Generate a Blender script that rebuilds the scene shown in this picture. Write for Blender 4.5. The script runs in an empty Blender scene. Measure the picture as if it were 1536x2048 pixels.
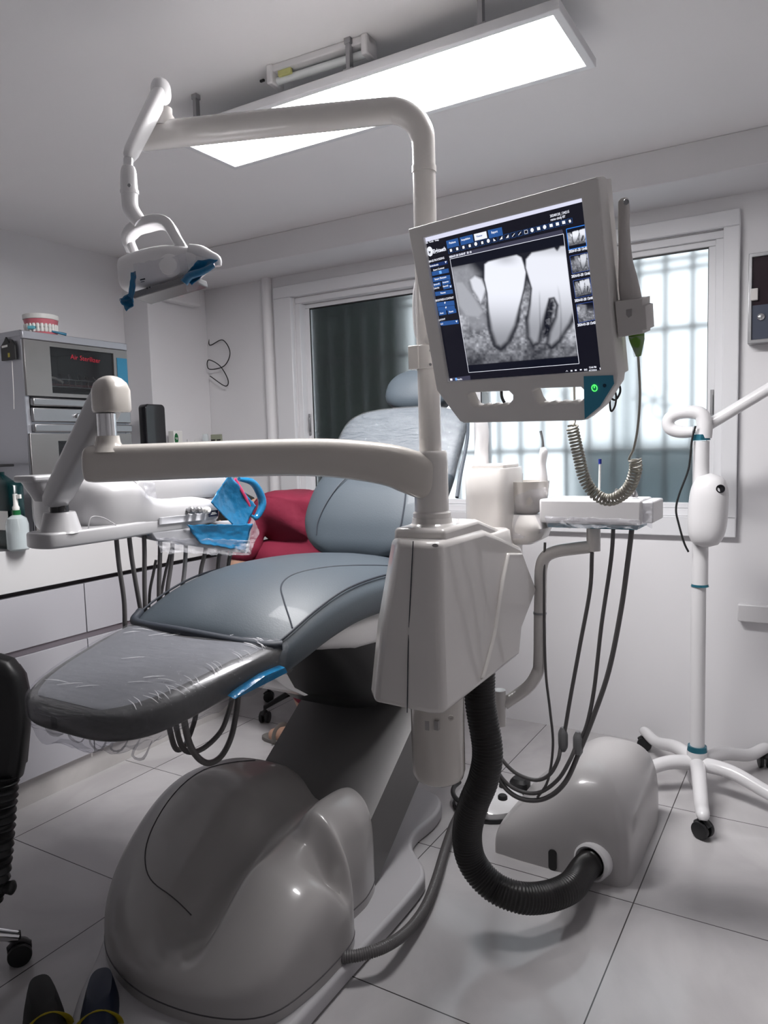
import bpy, bmesh, math, random
import numpy as np
from mathutils import Vector, Matrix, noise
random.seed(7)
scn = bpy.context.scene
COL = scn.collection

# ------------------------------------------------------------------ camera
CX, CY, F, HC = 768.0, 1024.0, 1480.0, 1.24
ROT = Matrix(((0.85978923, -0.02034196, 0.51024375),
              (0.50984703, 0.09017703, -0.85552563),
              (-0.0286092, 0.99571799, 0.08790452)))
camd = bpy.data.cameras.new('camera')
camo = bpy.data.objects.new('camera', camd); COL.objects.link(camo)
camd.sensor_fit = 'VERTICAL'; camd.sensor_height = 36.0; camd.lens = F / 2048 * 36.0
camd.clip_start = 0.02
camo.matrix_world = Matrix.Translation((0, 0, HC)) @ ROT.to_4x4()
scn.camera = camo
scn.view_settings.view_transform = 'Standard'
scn.view_settings.look = 'None'
scn.view_settings.gamma = 1.0
scn.view_settings.use_curve_mapping = False
scn.view_settings.exposure = 0.18
PANEL_E = 54.0        # ceiling LED panel
SKY_E = 1.5
TILE_GLOSS = 0.12
w = bpy.data.worlds.new('sky'); scn.world = w; w.use_nodes = True
w.node_tree.nodes['Background'].inputs[0].default_value = (0.86, 0.93, 1.0, 1)
w.node_tree.nodes['Background'].inputs[1].default_value = SKY_E

# ------------------------------------------------------------------ points
def _ray(x, y): return ROT @ Vector(((x - CX) / F, -(y - CY) / F, -1.0))
def P(x, y, X=None, Y=None, Z=None, D=None):
    """point of the room seen at photo position x, y on a known plane (or distance)"""
    d = _ray(x, y); o = Vector((0, 0, HC))
    if X is not None: t = X / d.x
    elif Y is not None: t = Y / d.y
    elif Z is not None: t = (Z - HC) / d.z
    else: t = D
    return o + d * t
V = Vector

# ------------------------------------------------------------------ materials
MATS = {}
def mat(name, col, rough=0.4, metal=0.0, coat=0.0, emit=None, es=0.0, bump=0.0, bscale=60.0, trans=0.0, ior=1.45, alpha=1.0, var=0.0, vscale=6.0, spec=0.5):
    if name in MATS: return MATS[name]
    m = bpy.data.materials.new(name); m.use_nodes = True
    nt = m.node_tree; b = nt.nodes['Principled BSDF']
    b.inputs['Base Color'].default_value = (*col, 1)
    b.inputs['Roughness'].default_value = rough
    b.inputs['Metallic'].default_value = metal
    b.inputs['Coat Weight'].default_value = coat
    b.inputs['Coat Roughness'].default_value = 0.06
    b.inputs['Transmission Weight'].default_value = trans
    b.inputs['IOR'].default_value = ior
    b.inputs['Alpha'].default_value = alpha
    b.inputs['Specular IOR Level'].default_value = spec
    if emit:
        b.inputs['Emission Color'].default_value = (*emit, 1)
        b.inputs['Emission Strength'].default_value = es
    if bump or var:
        tc = nt.nodes.new('ShaderNodeTexCoord')
    if bump:
        n = nt.nodes.new('ShaderNodeTexNoise'); n.inputs['Scale'].default_value = bscale; n.inputs['Detail'].default_value = 4
        nt.links.new(tc.outputs['Object'], n.inputs['Vector'])
        bp = nt.nodes.new('ShaderNodeBump'); bp.inputs['Strength'].default_value = bump; bp.inputs['Distance'].default_value = 0.01
        nt.links.new(n.outputs['Fac'], bp.inputs['Height']); nt.links.new(bp.outputs['Normal'], b.inputs['Normal'])
    if var:
        n2 = nt.nodes.new('ShaderNodeTexNoise'); n2.inputs['Scale'].default_value = vscale; n2.inputs['Detail'].default_value = 5
        nt.links.new(tc.outputs['Object'], n2.inputs['Vector'])
        r = nt.nodes.new('ShaderNodeMapRange'); r.inputs['To Min'].default_value = 1 - var; r.inputs['To Max'].default_value = 1 + var
        nt.links.new(n2.outputs['Fac'], r.inputs['Value'])
        mx = nt.nodes.new('ShaderNodeVectorMath'); mx.operation = 'SCALE'; mx.inputs[0].default_value = col
        nt.links.new(r.outputs['Result'], mx.inputs['Scale']); nt.links.new(mx.outputs['Vector'], b.inputs['Base Color'])
    MATS[name] = m
    return m

def film(name, tint, alpha, rough=0.12, bump=0.6, bscale=30, stretch=(1, 1, 1)):
    """crinkled clear wrapping: mostly see-through, with gloss on its folds"""
    if name in MATS: return MATS[name]
    m = bpy.data.materials.new(name); m.use_nodes = True; nt = m.node_tree; N = nt.nodes
    for n in list(N): N.remove(n)
    out = N.new('ShaderNodeOutputMaterial'); mx = N.new('ShaderNodeMixShader'); tr = N.new('ShaderNodeBsdfTransparent')
    pb = N.new('ShaderNodeBsdfPrincipled'); pb.inputs['Base Color'].default_value = (*tint, 1); pb.inputs['Roughness'].default_value = rough
    pb.inputs['Specular IOR Level'].default_value = 1.0
    tr.inputs['Color'].default_value = (*[0.6 + 0.4 * c for c in tint], 1)
    tc = N.new('ShaderNodeTexCoord'); mp = N.new('ShaderNodeMapping'); mp.inputs['Scale'].default_value = stretch
    no = N.new('ShaderNodeTexNoise'); no.inputs['Scale'].default_value = bscale; no.inputs['Detail'].default_value = 6; no.inputs['Distortion'].default_value = 1.5
    bp = N.new('ShaderNodeBump'); bp.inputs['Strength'].default_value = bump; bp.inputs['Distance'].default_value = 0.02
    nt.links.new(tc.outputs['Object'], mp.inputs['Vector']); nt.links.new(mp.outputs['Vector'], no.inputs['Vector'])
    nt.links.new(no.outputs['Fac'], bp.inputs['Height']); nt.links.new(bp.outputs['Normal'], pb.inputs['Normal'])
    mx.inputs['Fac'].default_value = alpha
    nt.links.new(tr.outputs[0], mx.inputs[1]); nt.links.new(pb.outputs[0], mx.inputs[2]); nt.links.new(mx.outputs[0], out.inputs[0])
    MATS[name] = m
    return m

M_WALL = mat('wall_paint', (0.76, 0.75, 0.765), 0.6, var=0.03, vscale=3)
M_CEIL = mat('ceiling_paint', (0.88, 0.865, 0.87), 0.75, var=0.02, vscale=2)
M_WHITE = mat('white_plastic', (0.70, 0.69, 0.70), 0.28, coat=0.4)
M_UNIT = mat('grey_white_plastic', (0.42, 0.415, 0.425), 0.28, coat=0.4)
M_CREAM = mat('cream_plastic', (0.62, 0.595, 0.575), 0.25, coat=0.6)
M_LAMPW = mat('lamp_white', (0.90, 0.89, 0.90), 0.3, coat=0.3)
M_CASE = mat('monitor_casing', (0.80, 0.775, 0.75), 0.45)
M_CREAM2 = mat('warm_cream_plastic', (0.52, 0.49, 0.455), 0.22, coat=0.7)
M_DIRTY = mat('worn_cream_plastic', (0.33, 0.315, 0.31), 0.3, coat=0.4, var=0.1, vscale=5)
M_PLATE = mat('base_plate_paint', (0.44, 0.43, 0.445), 0.35, coat=0.2)
M_ALU = mat('white_aluminium', (0.72, 0.72, 0.74), 0.35)
M_LEATHER = mat('blue_grey_leather', (0.047, 0.060, 0.073), 0.52, coat=0.05, bump=0.05, bscale=260)
M_LEATHER_D = mat('dark_leather', (0.05, 0.06, 0.075), 0.4)
M_SEAM_SHADE = mat('seam_thread_and_shade', (0.02, 0.025, 0.035), 0.6)  # seams and piping, also the painted shade below the seat front
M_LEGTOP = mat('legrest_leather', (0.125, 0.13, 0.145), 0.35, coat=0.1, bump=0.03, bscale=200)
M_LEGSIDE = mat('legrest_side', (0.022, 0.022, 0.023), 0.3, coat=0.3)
M_BLACK = mat('black_rubber', (0.012, 0.012, 0.013), 0.45)
M_BLACKG = mat('black_gloss', (0.008, 0.008, 0.010), 0.15, coat=0.5)
M_HOSE = mat('black_hose', (0.012, 0.011, 0.011), 0.33)
M_GREYHOSE = mat('grey_hose', (0.11, 0.105, 0.105), 0.4)
M_GREYHOSE2 = mat('light_grey_hose', (0.20, 0.20, 0.205), 0.4)
M_STEEL = mat('brushed_steel', (0.33, 0.33, 0.34), 0.32, metal=0.9, bump=0.02, bscale=90)
M_LIFT = mat('lift_arm_steel', (0.145, 0.14, 0.14), 0.42, metal=0.25)
M_CHROME = mat('chrome', (0.75, 0.75, 0.76), 0.12, metal=1.0)
M_BLUE = mat('blue_film_solid', (0.010, 0.145, 0.31), 0.18, bump=0.5, bscale=25, coat=0.5)
M_BLUEP = mat('blue_plastic', (0.03, 0.19, 0.32), 0.4)
M_TEAL = mat('teal_ring', (0.03, 0.16, 0.22), 0.2, metal=0.5)
M_COIL = mat('beige_cable', (0.44, 0.42, 0.36), 0.4)
M_SCRUB = mat('maroon_cloth', (0.17, 0.008, 0.030), 0.8, bump=0.5, bscale=11)
M_SKIN = mat('skin', (0.42, 0.25, 0.18), 0.5)
M_HAIR = mat('dark_hair', (0.015, 0.011, 0.009), 0.55, bump=0.5, bscale=90)
M_DRAWER = mat('drawer_laminate', (0.47, 0.465, 0.50), 0.25, coat=0.2)
M_TOP = mat('counter_laminate', (0.66, 0.655, 0.66), 0.2, coat=0.2)
M_DARKGAP = mat('dark_groove', (0.06, 0.055, 0.06), 0.5)
M_CHANNEL = mat('aluminium_channel', (0.30, 0.27, 0.30), 0.3, metal=0.6)
M_FILM = film('clear_film', (0.9, 0.9, 0.93), 0.16, bump=0.9, bscale=22)
M_FILMLEG = film('clear_stretch_film', (0.8, 0.8, 0.83), 0.09, rough=.1, bump=0.8, bscale=18, stretch=(1, 6, 3))
M_FILMB = film('blue_film', (0.02, 0.33, 0.70), 0.72, bump=0.9, bscale=25)
M_GUM = mat('pink_gum', (0.62, 0.16, 0.2), 0.3)
M_TOOTH = mat('tooth_white', (0.8, 0.79, 0.76), 0.3)
M_GREEN = mat('green_plastic', (0.12, 0.28, 0.03), 0.3)
M_DGREEN = mat('dark_green_plastic', (0.01, 0.13, 0.04), 0.35)
M_GLASSD = mat('dark_oven_glass', (0.02, 0.02, 0.022), 0.08, alpha=0.45)

# ------------------------------------------------------------------ mesh helpers
def finish(bm, name, m, parent=None, smooth=35, sub=0, bevel=0, bseg=2, mats=None):
    bmesh.ops.remove_doubles(bm, verts=bm.verts, dist=1e-6)
    bmesh.ops.recalc_face_normals(bm, faces=bm.faces)
    me = bpy.data.meshes.new(name); bm.to_mesh(me); bm.free()
    for x in (mats or [m]): me.materials.append(x)
    if smooth:
        for p in me.polygons: p.use_smooth = True
        me.set_sharp_from_angle(angle=math.radians(smooth))
    o = bpy.data.objects.new(name, me); COL.objects.link(o)
    if bevel:
        b = o.modifiers.new('bevel', 'BEVEL'); b.width = bevel; b.segments = bseg; b.limit_method = 'ANGLE'; b.angle_limit = math.radians(40)
        b.harden_normals = False
    if sub:
        s = o.modifiers.new('sub', 'SUBSURF'); s.levels = sub; s.render_levels = sub
    if parent: attach(o, parent)
    return o

def attach(o, parent):
    o.parent = parent
    loc = V((0, 0, 0)); p = parent; mw = Matrix.Identity(4); chain = []
    while p is not None: chain.append(p); p = p.parent
    for p in reversed(chain): mw = mw @ (p.matrix_parent_inverse if p.parent else Matrix.Identity(4)) @ p.matrix_basis
    o.matrix_parent_inverse = mw.inverted()

def thing(name, label, cat, loc, group=None):
    o = bpy.data.objects.new(name, None); COL.objects.link(o); o.location = loc
    o.empty_display_size = 0.05
    o['label'] = label; o['category'] = cat
    if group: o['group'] = group
    return o
def tag(o, label, cat, group=None):
    o['label'] = label; o['category'] = cat
    if group: o['group'] = group
    return o
def struct(o): o['kind'] = 'structure'; return o
def lab(o, text): o['label'] = text; return o

def add_box(bm, a, b, fr=None):
    xs = (min(a[0], b[0]), max(a[0], b[0])); ys = (min(a[1], b[1]), max(a[1], b[1])); zs = (min(a[2], b[2]), max(a[2], b[2]))
    v = [bm.verts.new(fr @ V((x, y, z)) if fr else (x, y, z)) for x in xs for y in ys for z in zs]
    for f in ((0, 1, 3, 2), (4, 6, 7, 5), (0, 4, 5, 1), (2, 3, 7, 6), (0, 2, 6, 4), (1, 5, 7, 3)): bm.faces.new([v[i] for i in f])
    return bm
def box(name, a, b, m, parent=None, bevel=0.004, fr=None, bseg=2):
    bm = bmesh.new(); add_box(bm, a, b, fr)
    return finish(bm, name, m, parent, smooth=35 if bevel else 0, bevel=bevel, bseg=bseg)

def catmull(pts, n=8, closed=False):
    pts = [tuple(p) for p in pts]; out = []; N = len(pts)
    rng = range(N) if closed else range(N - 1)
    for i in rng:
        p0 = pts[(i - 1) % N] if closed or i > 0 else tuple(2 * a - b for a, b in zip(pts[0], pts[1]))
        p1 = pts[i]; p2 = pts[(i + 1) % N]
        p3 = pts[(i + 2) % N] if closed or i < N - 2 else tuple(2 * a - b for a, b in zip(pts[-1], pts[-2]))
        for k in range(n):
            t = k / n
            out.append(tuple(0.5 * (2 * b + (c - a) * t + (2 * a - 5 * b + 4 * c - d) * t * t + (3 * b - a - 3 * c + d) * t ** 3) for a, b, c, d in zip(p0, p1, p2, p3)))
    if not closed: out.append(pts[-1])
    return out

def add_tube(bm, pts, r, seg=16, smooth=6, cap=True, flat=None, up0=None, prof=None):
    """r: number or list per control point. flat: (sx, sy) scale of the section"""
    if not isinstance(r, (list, tuple)): r = [r] * len(pts)
    q = [(*p, rr) for p, rr in zip(pts, r)]
    if smooth and len(q) > 2: q = catmull(q, smooth)
    c = [V(p[:3]) for p in q]; rad = [max(p[3], 1e-5) for p in q]
    t0 = (c[1] - c[0]).normalized()
    up = V(up0) if up0 else (V((0, 0, 1)) if abs(t0.z) < 0.9 else V((1, 0, 0)))
    nrm = (up - t0 * up.dot(t0)).normalized(); rings = []; pt = t0
    for i in range(len(c)):
        t = (c[min(i + 1, len(c) - 1)] - c[max(i - 1, 0)]).normalized()
        if t.length == 0: t = pt
        nrm = (nrm - t * nrm.dot(t)).normalized(); bn = t.cross(nrm)
        sx, sy = flat or (1, 1); rr = rad[i] * (prof(i) if prof else 1)
        ring = [bm.verts.new(c[i] + nrm * (math.cos(a) * rr * sx) + bn * (math.sin(a) * rr * sy)) for a in [2 * math.pi * k / seg for k in range(seg)]]
        rings.append(ring); pt = t
    for a, b in zip(rings, rings[1:]):
        for k in range(seg): bm.faces.new((a[k], a[(k + 1) % seg], b[(k + 1) % seg], b[k]))
    if cap:
        bm.faces.new(rings[0][::-1]); bm.faces.new(rings[-1])
    return bm
def tube(name, pts, r, m, parent=None, **k):
    bm = bmesh.new(); add_tube(bm, pts, r, **k); return finish(bm, name, m, parent, smooth=40)

def add_lathe(bm, prof, c, axis=(0, 0, 1), seg=32, sx=1, sy=1, xdir=None):
    ax = V(axis).normalized(); x = V(xdir) if xdir else (V((1, 0, 0)) if abs(ax.x) < 0.9 else V((0, 1, 0)))
    x = (x - ax * x.dot(ax)).normalized(); y = ax.cross(x); c = V(c); rings = []
    for r, h in prof:
        if r < 1e-5: rings.append([bm.verts.new(c + ax * h)])
        else: rings.append([bm.verts.new(c + ax * h + x * (r * sx * math.cos(2 * math.pi * k / seg)) + y * (r * sy * math.sin(2 * math.pi * k / seg))) for k in range(seg)])
    for a, b in zip(rings, rings[1:]):
        if len(a) == 1 and len(b) == 1: continue
        for k in range(seg):
            k2 = (k + 1) % seg
            if len(a) == 1: bm.faces.new((a[0], b[k2], b[k]))
            elif len(b) == 1: bm.faces.new((a[k], a[k2], b[0]))
            else: bm.faces.new((a[k], a[k2], b[k2], b[k]))
    if len(rings[0]) > 1: bm.faces.new(rings[0][::-1])
    if len(rings[-1]) > 1: bm.faces.new(rings[-1])
    return bm
def lathe(name, prof, c, m, parent=None, axis=(0, 0, 1), smooth=40, **k):
    bm = bmesh.new(); add_lathe(bm, prof, c, axis, **k); return finish(bm, name, m, parent, smooth=smooth)

def sect(cx, cy, hx, hy, p=2.6, n=40):
    """superellipse outline"""
    o = []
    for k in range(n):
        a = 2 * math.pi * k / n; c, s = math.cos(a), math.sin(a)
        o.append((cx + hx * math.copysign(abs(c) ** (2 / p), c), cy + hy * math.copysign(abs(s) ** (2 / p), s)))
    return o
def add_loft(bm, rings, cap=True):
    R = [[bm.verts.new(p) for p in r] for r in rings]; n = len(R[0])
    for a, b in zip(R, R[1:]):
        for k in range(n): bm.faces.new((a[k], a[(k + 1) % n], b[(k + 1) % n], b[k]))
    if cap: bm.faces.new(R[0][::-1]); bm.faces.new(R[-1])
    return bm
def loft(name, rings, m, parent=None, smooth=50, **k):
    bm = bmesh.new(); add_loft(bm, rings); return finish(bm, name, m, parent, smooth=smooth, **k)

def add_dome(bm, outline, centre, hfn, p=5.0, rings=26, z0=0.0, smooth=6):
    ol = catmull(outline, smooth, closed=True); n = len(ol); cx, cy = centre; R = []
    for k in range(rings):
        u = k / (rings - 1); s = math.cos(u * math.pi / 2) ** 0.75 if k < rings - 1 else 0
        # dense near the rim
        zz = (1 - s ** p) ** (1 / p) if s < 1 else 0
        if k == rings - 1: R.append([bm.verts.new((cx, cy, z0 + hfn(cx, cy)))]); break
        ring = []
        for x, y in ol:
            X = cx + (x - cx) * s; Y = cy + (y - cy) * s
            ring.append(bm.verts.new((X, Y, z0 + hfn(X, Y) * zz)))
        R.append(ring)
    for a, b in zip(R, R[1:]):
        for k in range(n):
            if len(b) == 1: bm.faces.new((a[k], a[(k + 1) % n], b[0]))
            else: bm.faces.new((a[k], a[(k + 1) % n], b[(k + 1) % n], b[k]))
    bm.faces.new(R[0][::-1])
    return bm

def frame(o, x, y):
    """matrix with origin o, x axis x and y axis y (z = x cross y)"""
    x = V(x).normalized(); z = x.cross(V(y)).normalized(); y = z.cross(x)
    m = Matrix((x, y, z)).transposed().to_4x4(); m.translation = V(o); return m

def plate(name, polys, fr, depth, m, parent=None, bevel=0.0, bres=2, smooth=35):
    """flat shape with holes (list of 2-D outlines in the frame fr), given thickness, grown to both sides of the plane"""
    cu = bpy.data.curves.new(name, 'CURVE'); cu.dimensions = '2D'; cu.fill_mode = 'BOTH'
    for pl_ in polys:
        s = cu.splines.new('POLY'); s.points.add(len(pl_) - 1); s.use_cyclic_u = True
        for q, pt in zip(s.points, pl_): q.co = (pt[0], pt[1], 0, 1)
    cu.extrude = max(depth / 2 - bevel, 0.0); cu.bevel_depth = bevel; cu.bevel_resolution = bres
    if bevel: cu.offset = -bevel
    t = bpy.data.objects.new('tmp', cu); COL.objects.link(t)
    dg = bpy.context.evaluated_depsgraph_get(); me = bpy.data.meshes.new_from_object(t.evaluated_get(dg))
    bpy.data.objects.remove(t); me.transform(fr)
    me.name = name; me.materials.clear(); me.materials.append(m)
    for p in me.polygons: p.use_smooth = True
    me.set_sharp_from_angle(angle=math.radians(smooth))
    o = bpy.data.objects.new(name, me); COL.objects.link(o)
    if parent: attach(o, parent)
    return o

def text(name, s, fr, size, m, parent=None, align='LEFT', bold=0.0, sx=1.0):
    cu = bpy.data.curves.new(name, 'FONT'); cu.body = s; cu.size = size; cu.align_x = align; cu.offset = bold; cu.resolution_u = 2
    t = bpy.data.objects.new('tmp', cu); COL.objects.link(t)
    dg = bpy.context.evaluated_depsgraph_get(); me = bpy.data.meshes.new_from_object(t.evaluated_get(dg))
    bpy.data.objects.remove(t); me.transform(fr @ Matrix.Diagonal((sx, 1, 1, 1)))
    me.name = name; me.materials.clear(); me.materials.append(m)
    o = bpy.data.objects.new(name, me); COL.objects.link(o)
    if parent: attach(o, parent)
    return o
def rrect(x0, y0, x1, y1, r, n=5):
    o = []
    for cx, cy, a0 in ((x1 - r, y1 - r, 0), (x0 + r, y1 - r, 90), (x0 + r, y0 + r, 180), (x1 - r, y0 + r, 270)):
        for k in range(n + 1):
            a = math.radians(a0 + 90 * k / n); o.append((cx + r * math.cos(a), cy + r * math.sin(a)))
    return o
def S(t): t = max(0.0, min(1.0, t)); return t * t * (3 - 2 * t)

def drop(o, x, y, up=.0008):
    ok, loc, _, _ = o.ray_cast(V((x, y, 2)), V((0, 0, -1))); return (x, y, (loc.z if ok else .1) + up)

# ------------------------------------------------------------------ room
ZC = 2.235; YB = 3.07; XL = -3.11; XR = 1.3; YF = -1.9
def floor_material():
    m = bpy.data.materials.new('glossy_floor_tiles'); m.use_nodes = True; nt = m.node_tree; N = nt.nodes; L = nt.links
    b = N['Principled BSDF']; g = N.new('ShaderNodeNewGeometry'); sp = N.new('ShaderNodeSeparateXYZ'); L.new(g.outputs['Position'], sp.inputs[0])
    def line(out, o, p):
        a = N.new('ShaderNodeMath'); a.operation = 'SUBTRACT'; L.new(out, a.inputs[0]); a.inputs[1].default_value = o - 20 * p - p / 2
        d = N.new('ShaderNodeMath'); d.operation = 'DIVIDE'; L.new(a.outputs[0], d.inputs[0]); d.inputs[1].default_value = p
        f = N.new('ShaderNodeMath'); f.operation = 'FRACT'; L.new(d.outputs[0], f.inputs[0])
        s = N.new('ShaderNodeMath'); s.operation = 'SUBTRACT'; L.new(f.outputs[0], s.inputs[0]); s.inputs[1].default_value = 0.5
        ab = N.new('ShaderNodeMath'); ab.operation = 'ABSOLUTE'; L.new(s.outputs[0], ab.inputs[0])
        lt = N.new('ShaderNodeMath'); lt.operation = 'LESS_THAN'; L.new(ab.outputs[0], lt.inputs[0]); lt.inputs[1].default_value = 0.0016 / p
        return lt.outputs[0]
    mx = N.new('ShaderNodeMath'); mx.operation = 'MAXIMUM'; L.new(line(sp.outputs[0], -0.417, 0.612), mx.inputs[0]); L.new(line(sp.outputs[1], 1.354, 0.594), mx.inputs[1])
    n = N.new('ShaderNodeTexNoise'); n.inputs['Scale'].default_value = 1.7; n.inputs['Detail'].default_value = 6; n.inputs['Distortion'].default_value = 2.5; L.new(g.outputs['Position'], n.inputs['Vector'])
    cr = N.new('ShaderNodeValToRGB'); cr.color_ramp.elements[0].position = 0.35; cr.color_ramp.elements[0].color = (0.42, 0.405, 0.41, 1)
    cr.color_ramp.elements[1].position = 0.62; cr.color_ramp.elements[1].color = (0.49, 0.475, 0.48, 1); L.new(n.outputs['Fac'], cr.inputs[0])
    mc = N.new('ShaderNodeMix'); mc.data_type = 'RGBA'; L.new(mx.outputs[0], mc.inputs['Factor']); L.new(cr.outputs[0], mc.inputs[6]); mc.inputs[7].default_value = (0.05, 0.045, 0.045, 1)
    L.new(mc.outputs[2], b.inputs['Base Color']); b.inputs['Roughness'].default_value = TILE_GLOSS
    b.inputs['Specular IOR Level'].default_value = 0.45
    return m
fl = struct(box('floor', (XL - .2, YF - .1, -0.1), (XR + .1, YB + .2, 0), floor_material(), bevel=0))
struct(box('ceiling', (XL - .2, YF - .1, ZC), (XR + .1, YB + .2, ZC + 0.1), M_CEIL, bevel=0))
struct(box('wall_left', (XL - .15, YF - .1, 0), (XL, YB + .2, ZC), M_WALL, bevel=0))
struct(box('wall_right', (XR, YF - .1, 0), (XR + .1, YB + .2, ZC), M_WALL, bevel=0))
struct(box('wall_front', (XL, YF - .1, 0), (XR, YF, ZC), M_WALL, bevel=0))
WX0, WX1, WZ0, WZ1 = -2.33, -0.335, 0.935, 2.005
bm = bmesh.new()
add_box(bm, (XL, YB, 0), (XR, YB + .16, WZ0)); add_box(bm, (XL, YB, WZ1), (XR, YB + .16, ZC))
add_box(bm, (XL, YB, WZ0), (WX0, YB + .16, WZ1)); add_box(bm, (WX1, YB, WZ0), (XR, YB + .16, WZ1))
struct(finish(bm, 'wall_back', M_WALL, smooth=0))
struct(box('trim_1', (XL, 2.78, 2.118), (XR, YB, ZC), M_WALL, bevel=0.003))          # ceiling beam
struct(box('wall_pillar', (XL, 2.66, 0), (-2.93, YB, ZC), M_WALL, bevel=0.003))
# window casing
bm = bmesh.new(); c0, c1, c2, c3 = WX0 - .11, WX1 + .055, WZ0 - .075, WZ1 + .06
for a, b in (((c0, YB - .025, WZ1), (c1, YB, c3)), ((c0, YB - .025, c2), (c1, YB, WZ0)), ((c0, YB - .025, WZ0), (WX0, YB, WZ1)), ((WX1, YB - .025, WZ0), (c1, YB, WZ1))): add_box(bm, a, b)
struct(finish(bm, 'trim_2', M_ALU, bevel=0.004))
struct(tube('trim_3', [(WX0 - .16, YB - .012, 0.93), (WX0 - .16, YB - .012, 2.118)], 0.028, M_WALL, smooth=0))
# window
M_FROST = mat('frosted_glass', (0.93, 0.97, 0.97), 0.38, trans=1.0, ior=1.3)
win = struct(thing('window_1', 'white aluminium sliding window with frosted panes behind the chair', 'window', (-1.3, YB + .05, WZ0)))
win.pop('label', None); win.pop('category', None) if 'category' in win else None
fy0, fy1 = YB + .01, YB + .10
bm = bmesh.new(); t = .03
add_box(bm, (WX0, fy0, WZ0), (WX1, fy1, WZ0 + t)); add_box(bm, (WX0, fy0, WZ1 - t), (WX1, fy1, WZ1))
add_box(bm, (WX0, fy0, WZ0 + t + .0002), (WX0 + t, fy1, WZ1 - t - .0002)); add_box(bm, (WX1 - t, fy0, WZ0 + t + .0002), (WX1, fy1, WZ1 - t - .0002))
finish(bm, 'outer_frame', M_ALU, win, bevel=0.003)
def sash(x0, x1, y, hx):
    bm = bmesh.new(); s = .035; a0, a1 = WZ0 + .03, WZ1 - .03
    add_box(bm, (x0, y, a0), (x1, y + .03, a0 + .022)); add_box(bm, (x0, y, a1 - .022), (x1, y + .03, a1))
    add_box(bm, (x0, y, a0 + .0222), (x0 + s, y + .03, a1 - .0222)); add_box(bm, (x1 - s, y, a0 + .0222), (x1, y + .03, a1 - .0222))
    o = finish(bm, 'sash', M_ALU, win, bevel=0.003)
    box('pane', (x0 + s - .004, y + .012, a0 + .018), (x1 - s + .004, y + .017, a1 - .018), M_FROST, o, bevel=0)
    bm = bmesh.new()
    for q in ((x0 + s - .004, x0 + s + .002), (x1 - s - .002, x1 - s + .004)): add_box(bm, (q[0], y + .004, a0 + .02), (q[1], y + .011, a1 - .02))
    add_box(bm, (x0 + s, y + .004, a1 - .028), (x1 - s, y + .011, a1 - .021))
    finish(bm, 'glazing_gasket', M_BLACK, o, smooth=0)
    bm = bmesh.new(); add_box(bm, (hx - .006, y - .006, 1.31), (hx + .006, y, 1.42)); add_box(bm, (hx - .002, y - .012, 1.33), (hx + .004, y - .006, 1.40))
    h = finish(bm, 'latch', M_STEEL, win, bevel=0.001)
    for zz in (1.30, 1.24):
        pass
sash(WX0 + .02, -1.30, YB + .055, WX0 + .038)
sash(-1.36, WX1 - .02, YB + .02, WX1 - .038)
# security grille and the yard outside
M_IRON = mat('grille_iron', (0.05, 0.055, 0.06), 0.6)
gr = thing('window_grille', 'dark iron security grille outside the frosted window', 'grille', (-1.3, 3.27, 0.9))
bm = bmesh.new()
for z in (1.2, 1.69): add_box(bm, (-2.6, 3.262, z - .009), (-.1, 3.278, z + .009))
for z in (1.965, 1.925): add_box(bm, (-2.6, 3.262, z - .006), (-.1, 3.278, z + .006))
finish(bm, 'rail', M_IRON, gr, smooth=0)
for i in range(21):
    x = -.47 - .105 * i
    box('bar', (x - .008, 3.264, .8), (x + .008, 3.276, 2.15), M_IRON, gr, bevel=0)
for cx_, cz_ in ((-.62, 1.40), (-1.0, 1.45)):
    bm = bmesh.new()
    for a in range(6):
        th = a * math.pi / 3 + .4
        add_tube(bm, [(cx_, 3.27, cz_), (cx_ + .05 * math.cos(th), 3.27, cz_ + .05 * math.sin(th)), (cx_ + .085 * math.cos(th + .5), 3.27, cz_ + .085 * math.sin(th + .5))], 0.0035, seg=6, smooth=3)
    finish(bm, 'scroll_ornament', M_IRON, gr)
M_SHEET = mat('green_sheet', (0.030, 0.048, 0.040), 0.7, var=0.5, vscale=3)
bm = bmesh.new()
for i in range(13):
    x = -3.3 + i * .105
    add_box(bm, (x, 3.55, 0), (x + .07, 3.60, 2.6)); add_box(bm, (x + .07, 3.58, 0), (x + .105, 3.60, 2.6))
tag(finish(bm, 'metal_fence', M_SHEET, smooth=0), 'dark green corrugated sheet fence outside the left half of the window', 'fence')
M_SHEET2 = mat('yard_wall_paint', (0.22, 0.28, 0.30), 0.8, var=0.4, vscale=4)
tag(box('yard_wall', (-1.1, 3.7, 0), (.6, 3.8, 1.22), M_SHEET2, bevel=0.01), 'low grey green wall outside, behind the right window pane', 'wall')
tag(tube('drain_pipe', [(-.78, 3.5, 0), (-.78, 3.5, 2.4)], 0.022, mat('pipe_paint', (0.30, 0.36, 0.38), 0.6), smooth=0), 'vertical pipe outside behind the right window pane', 'pipe')

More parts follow.
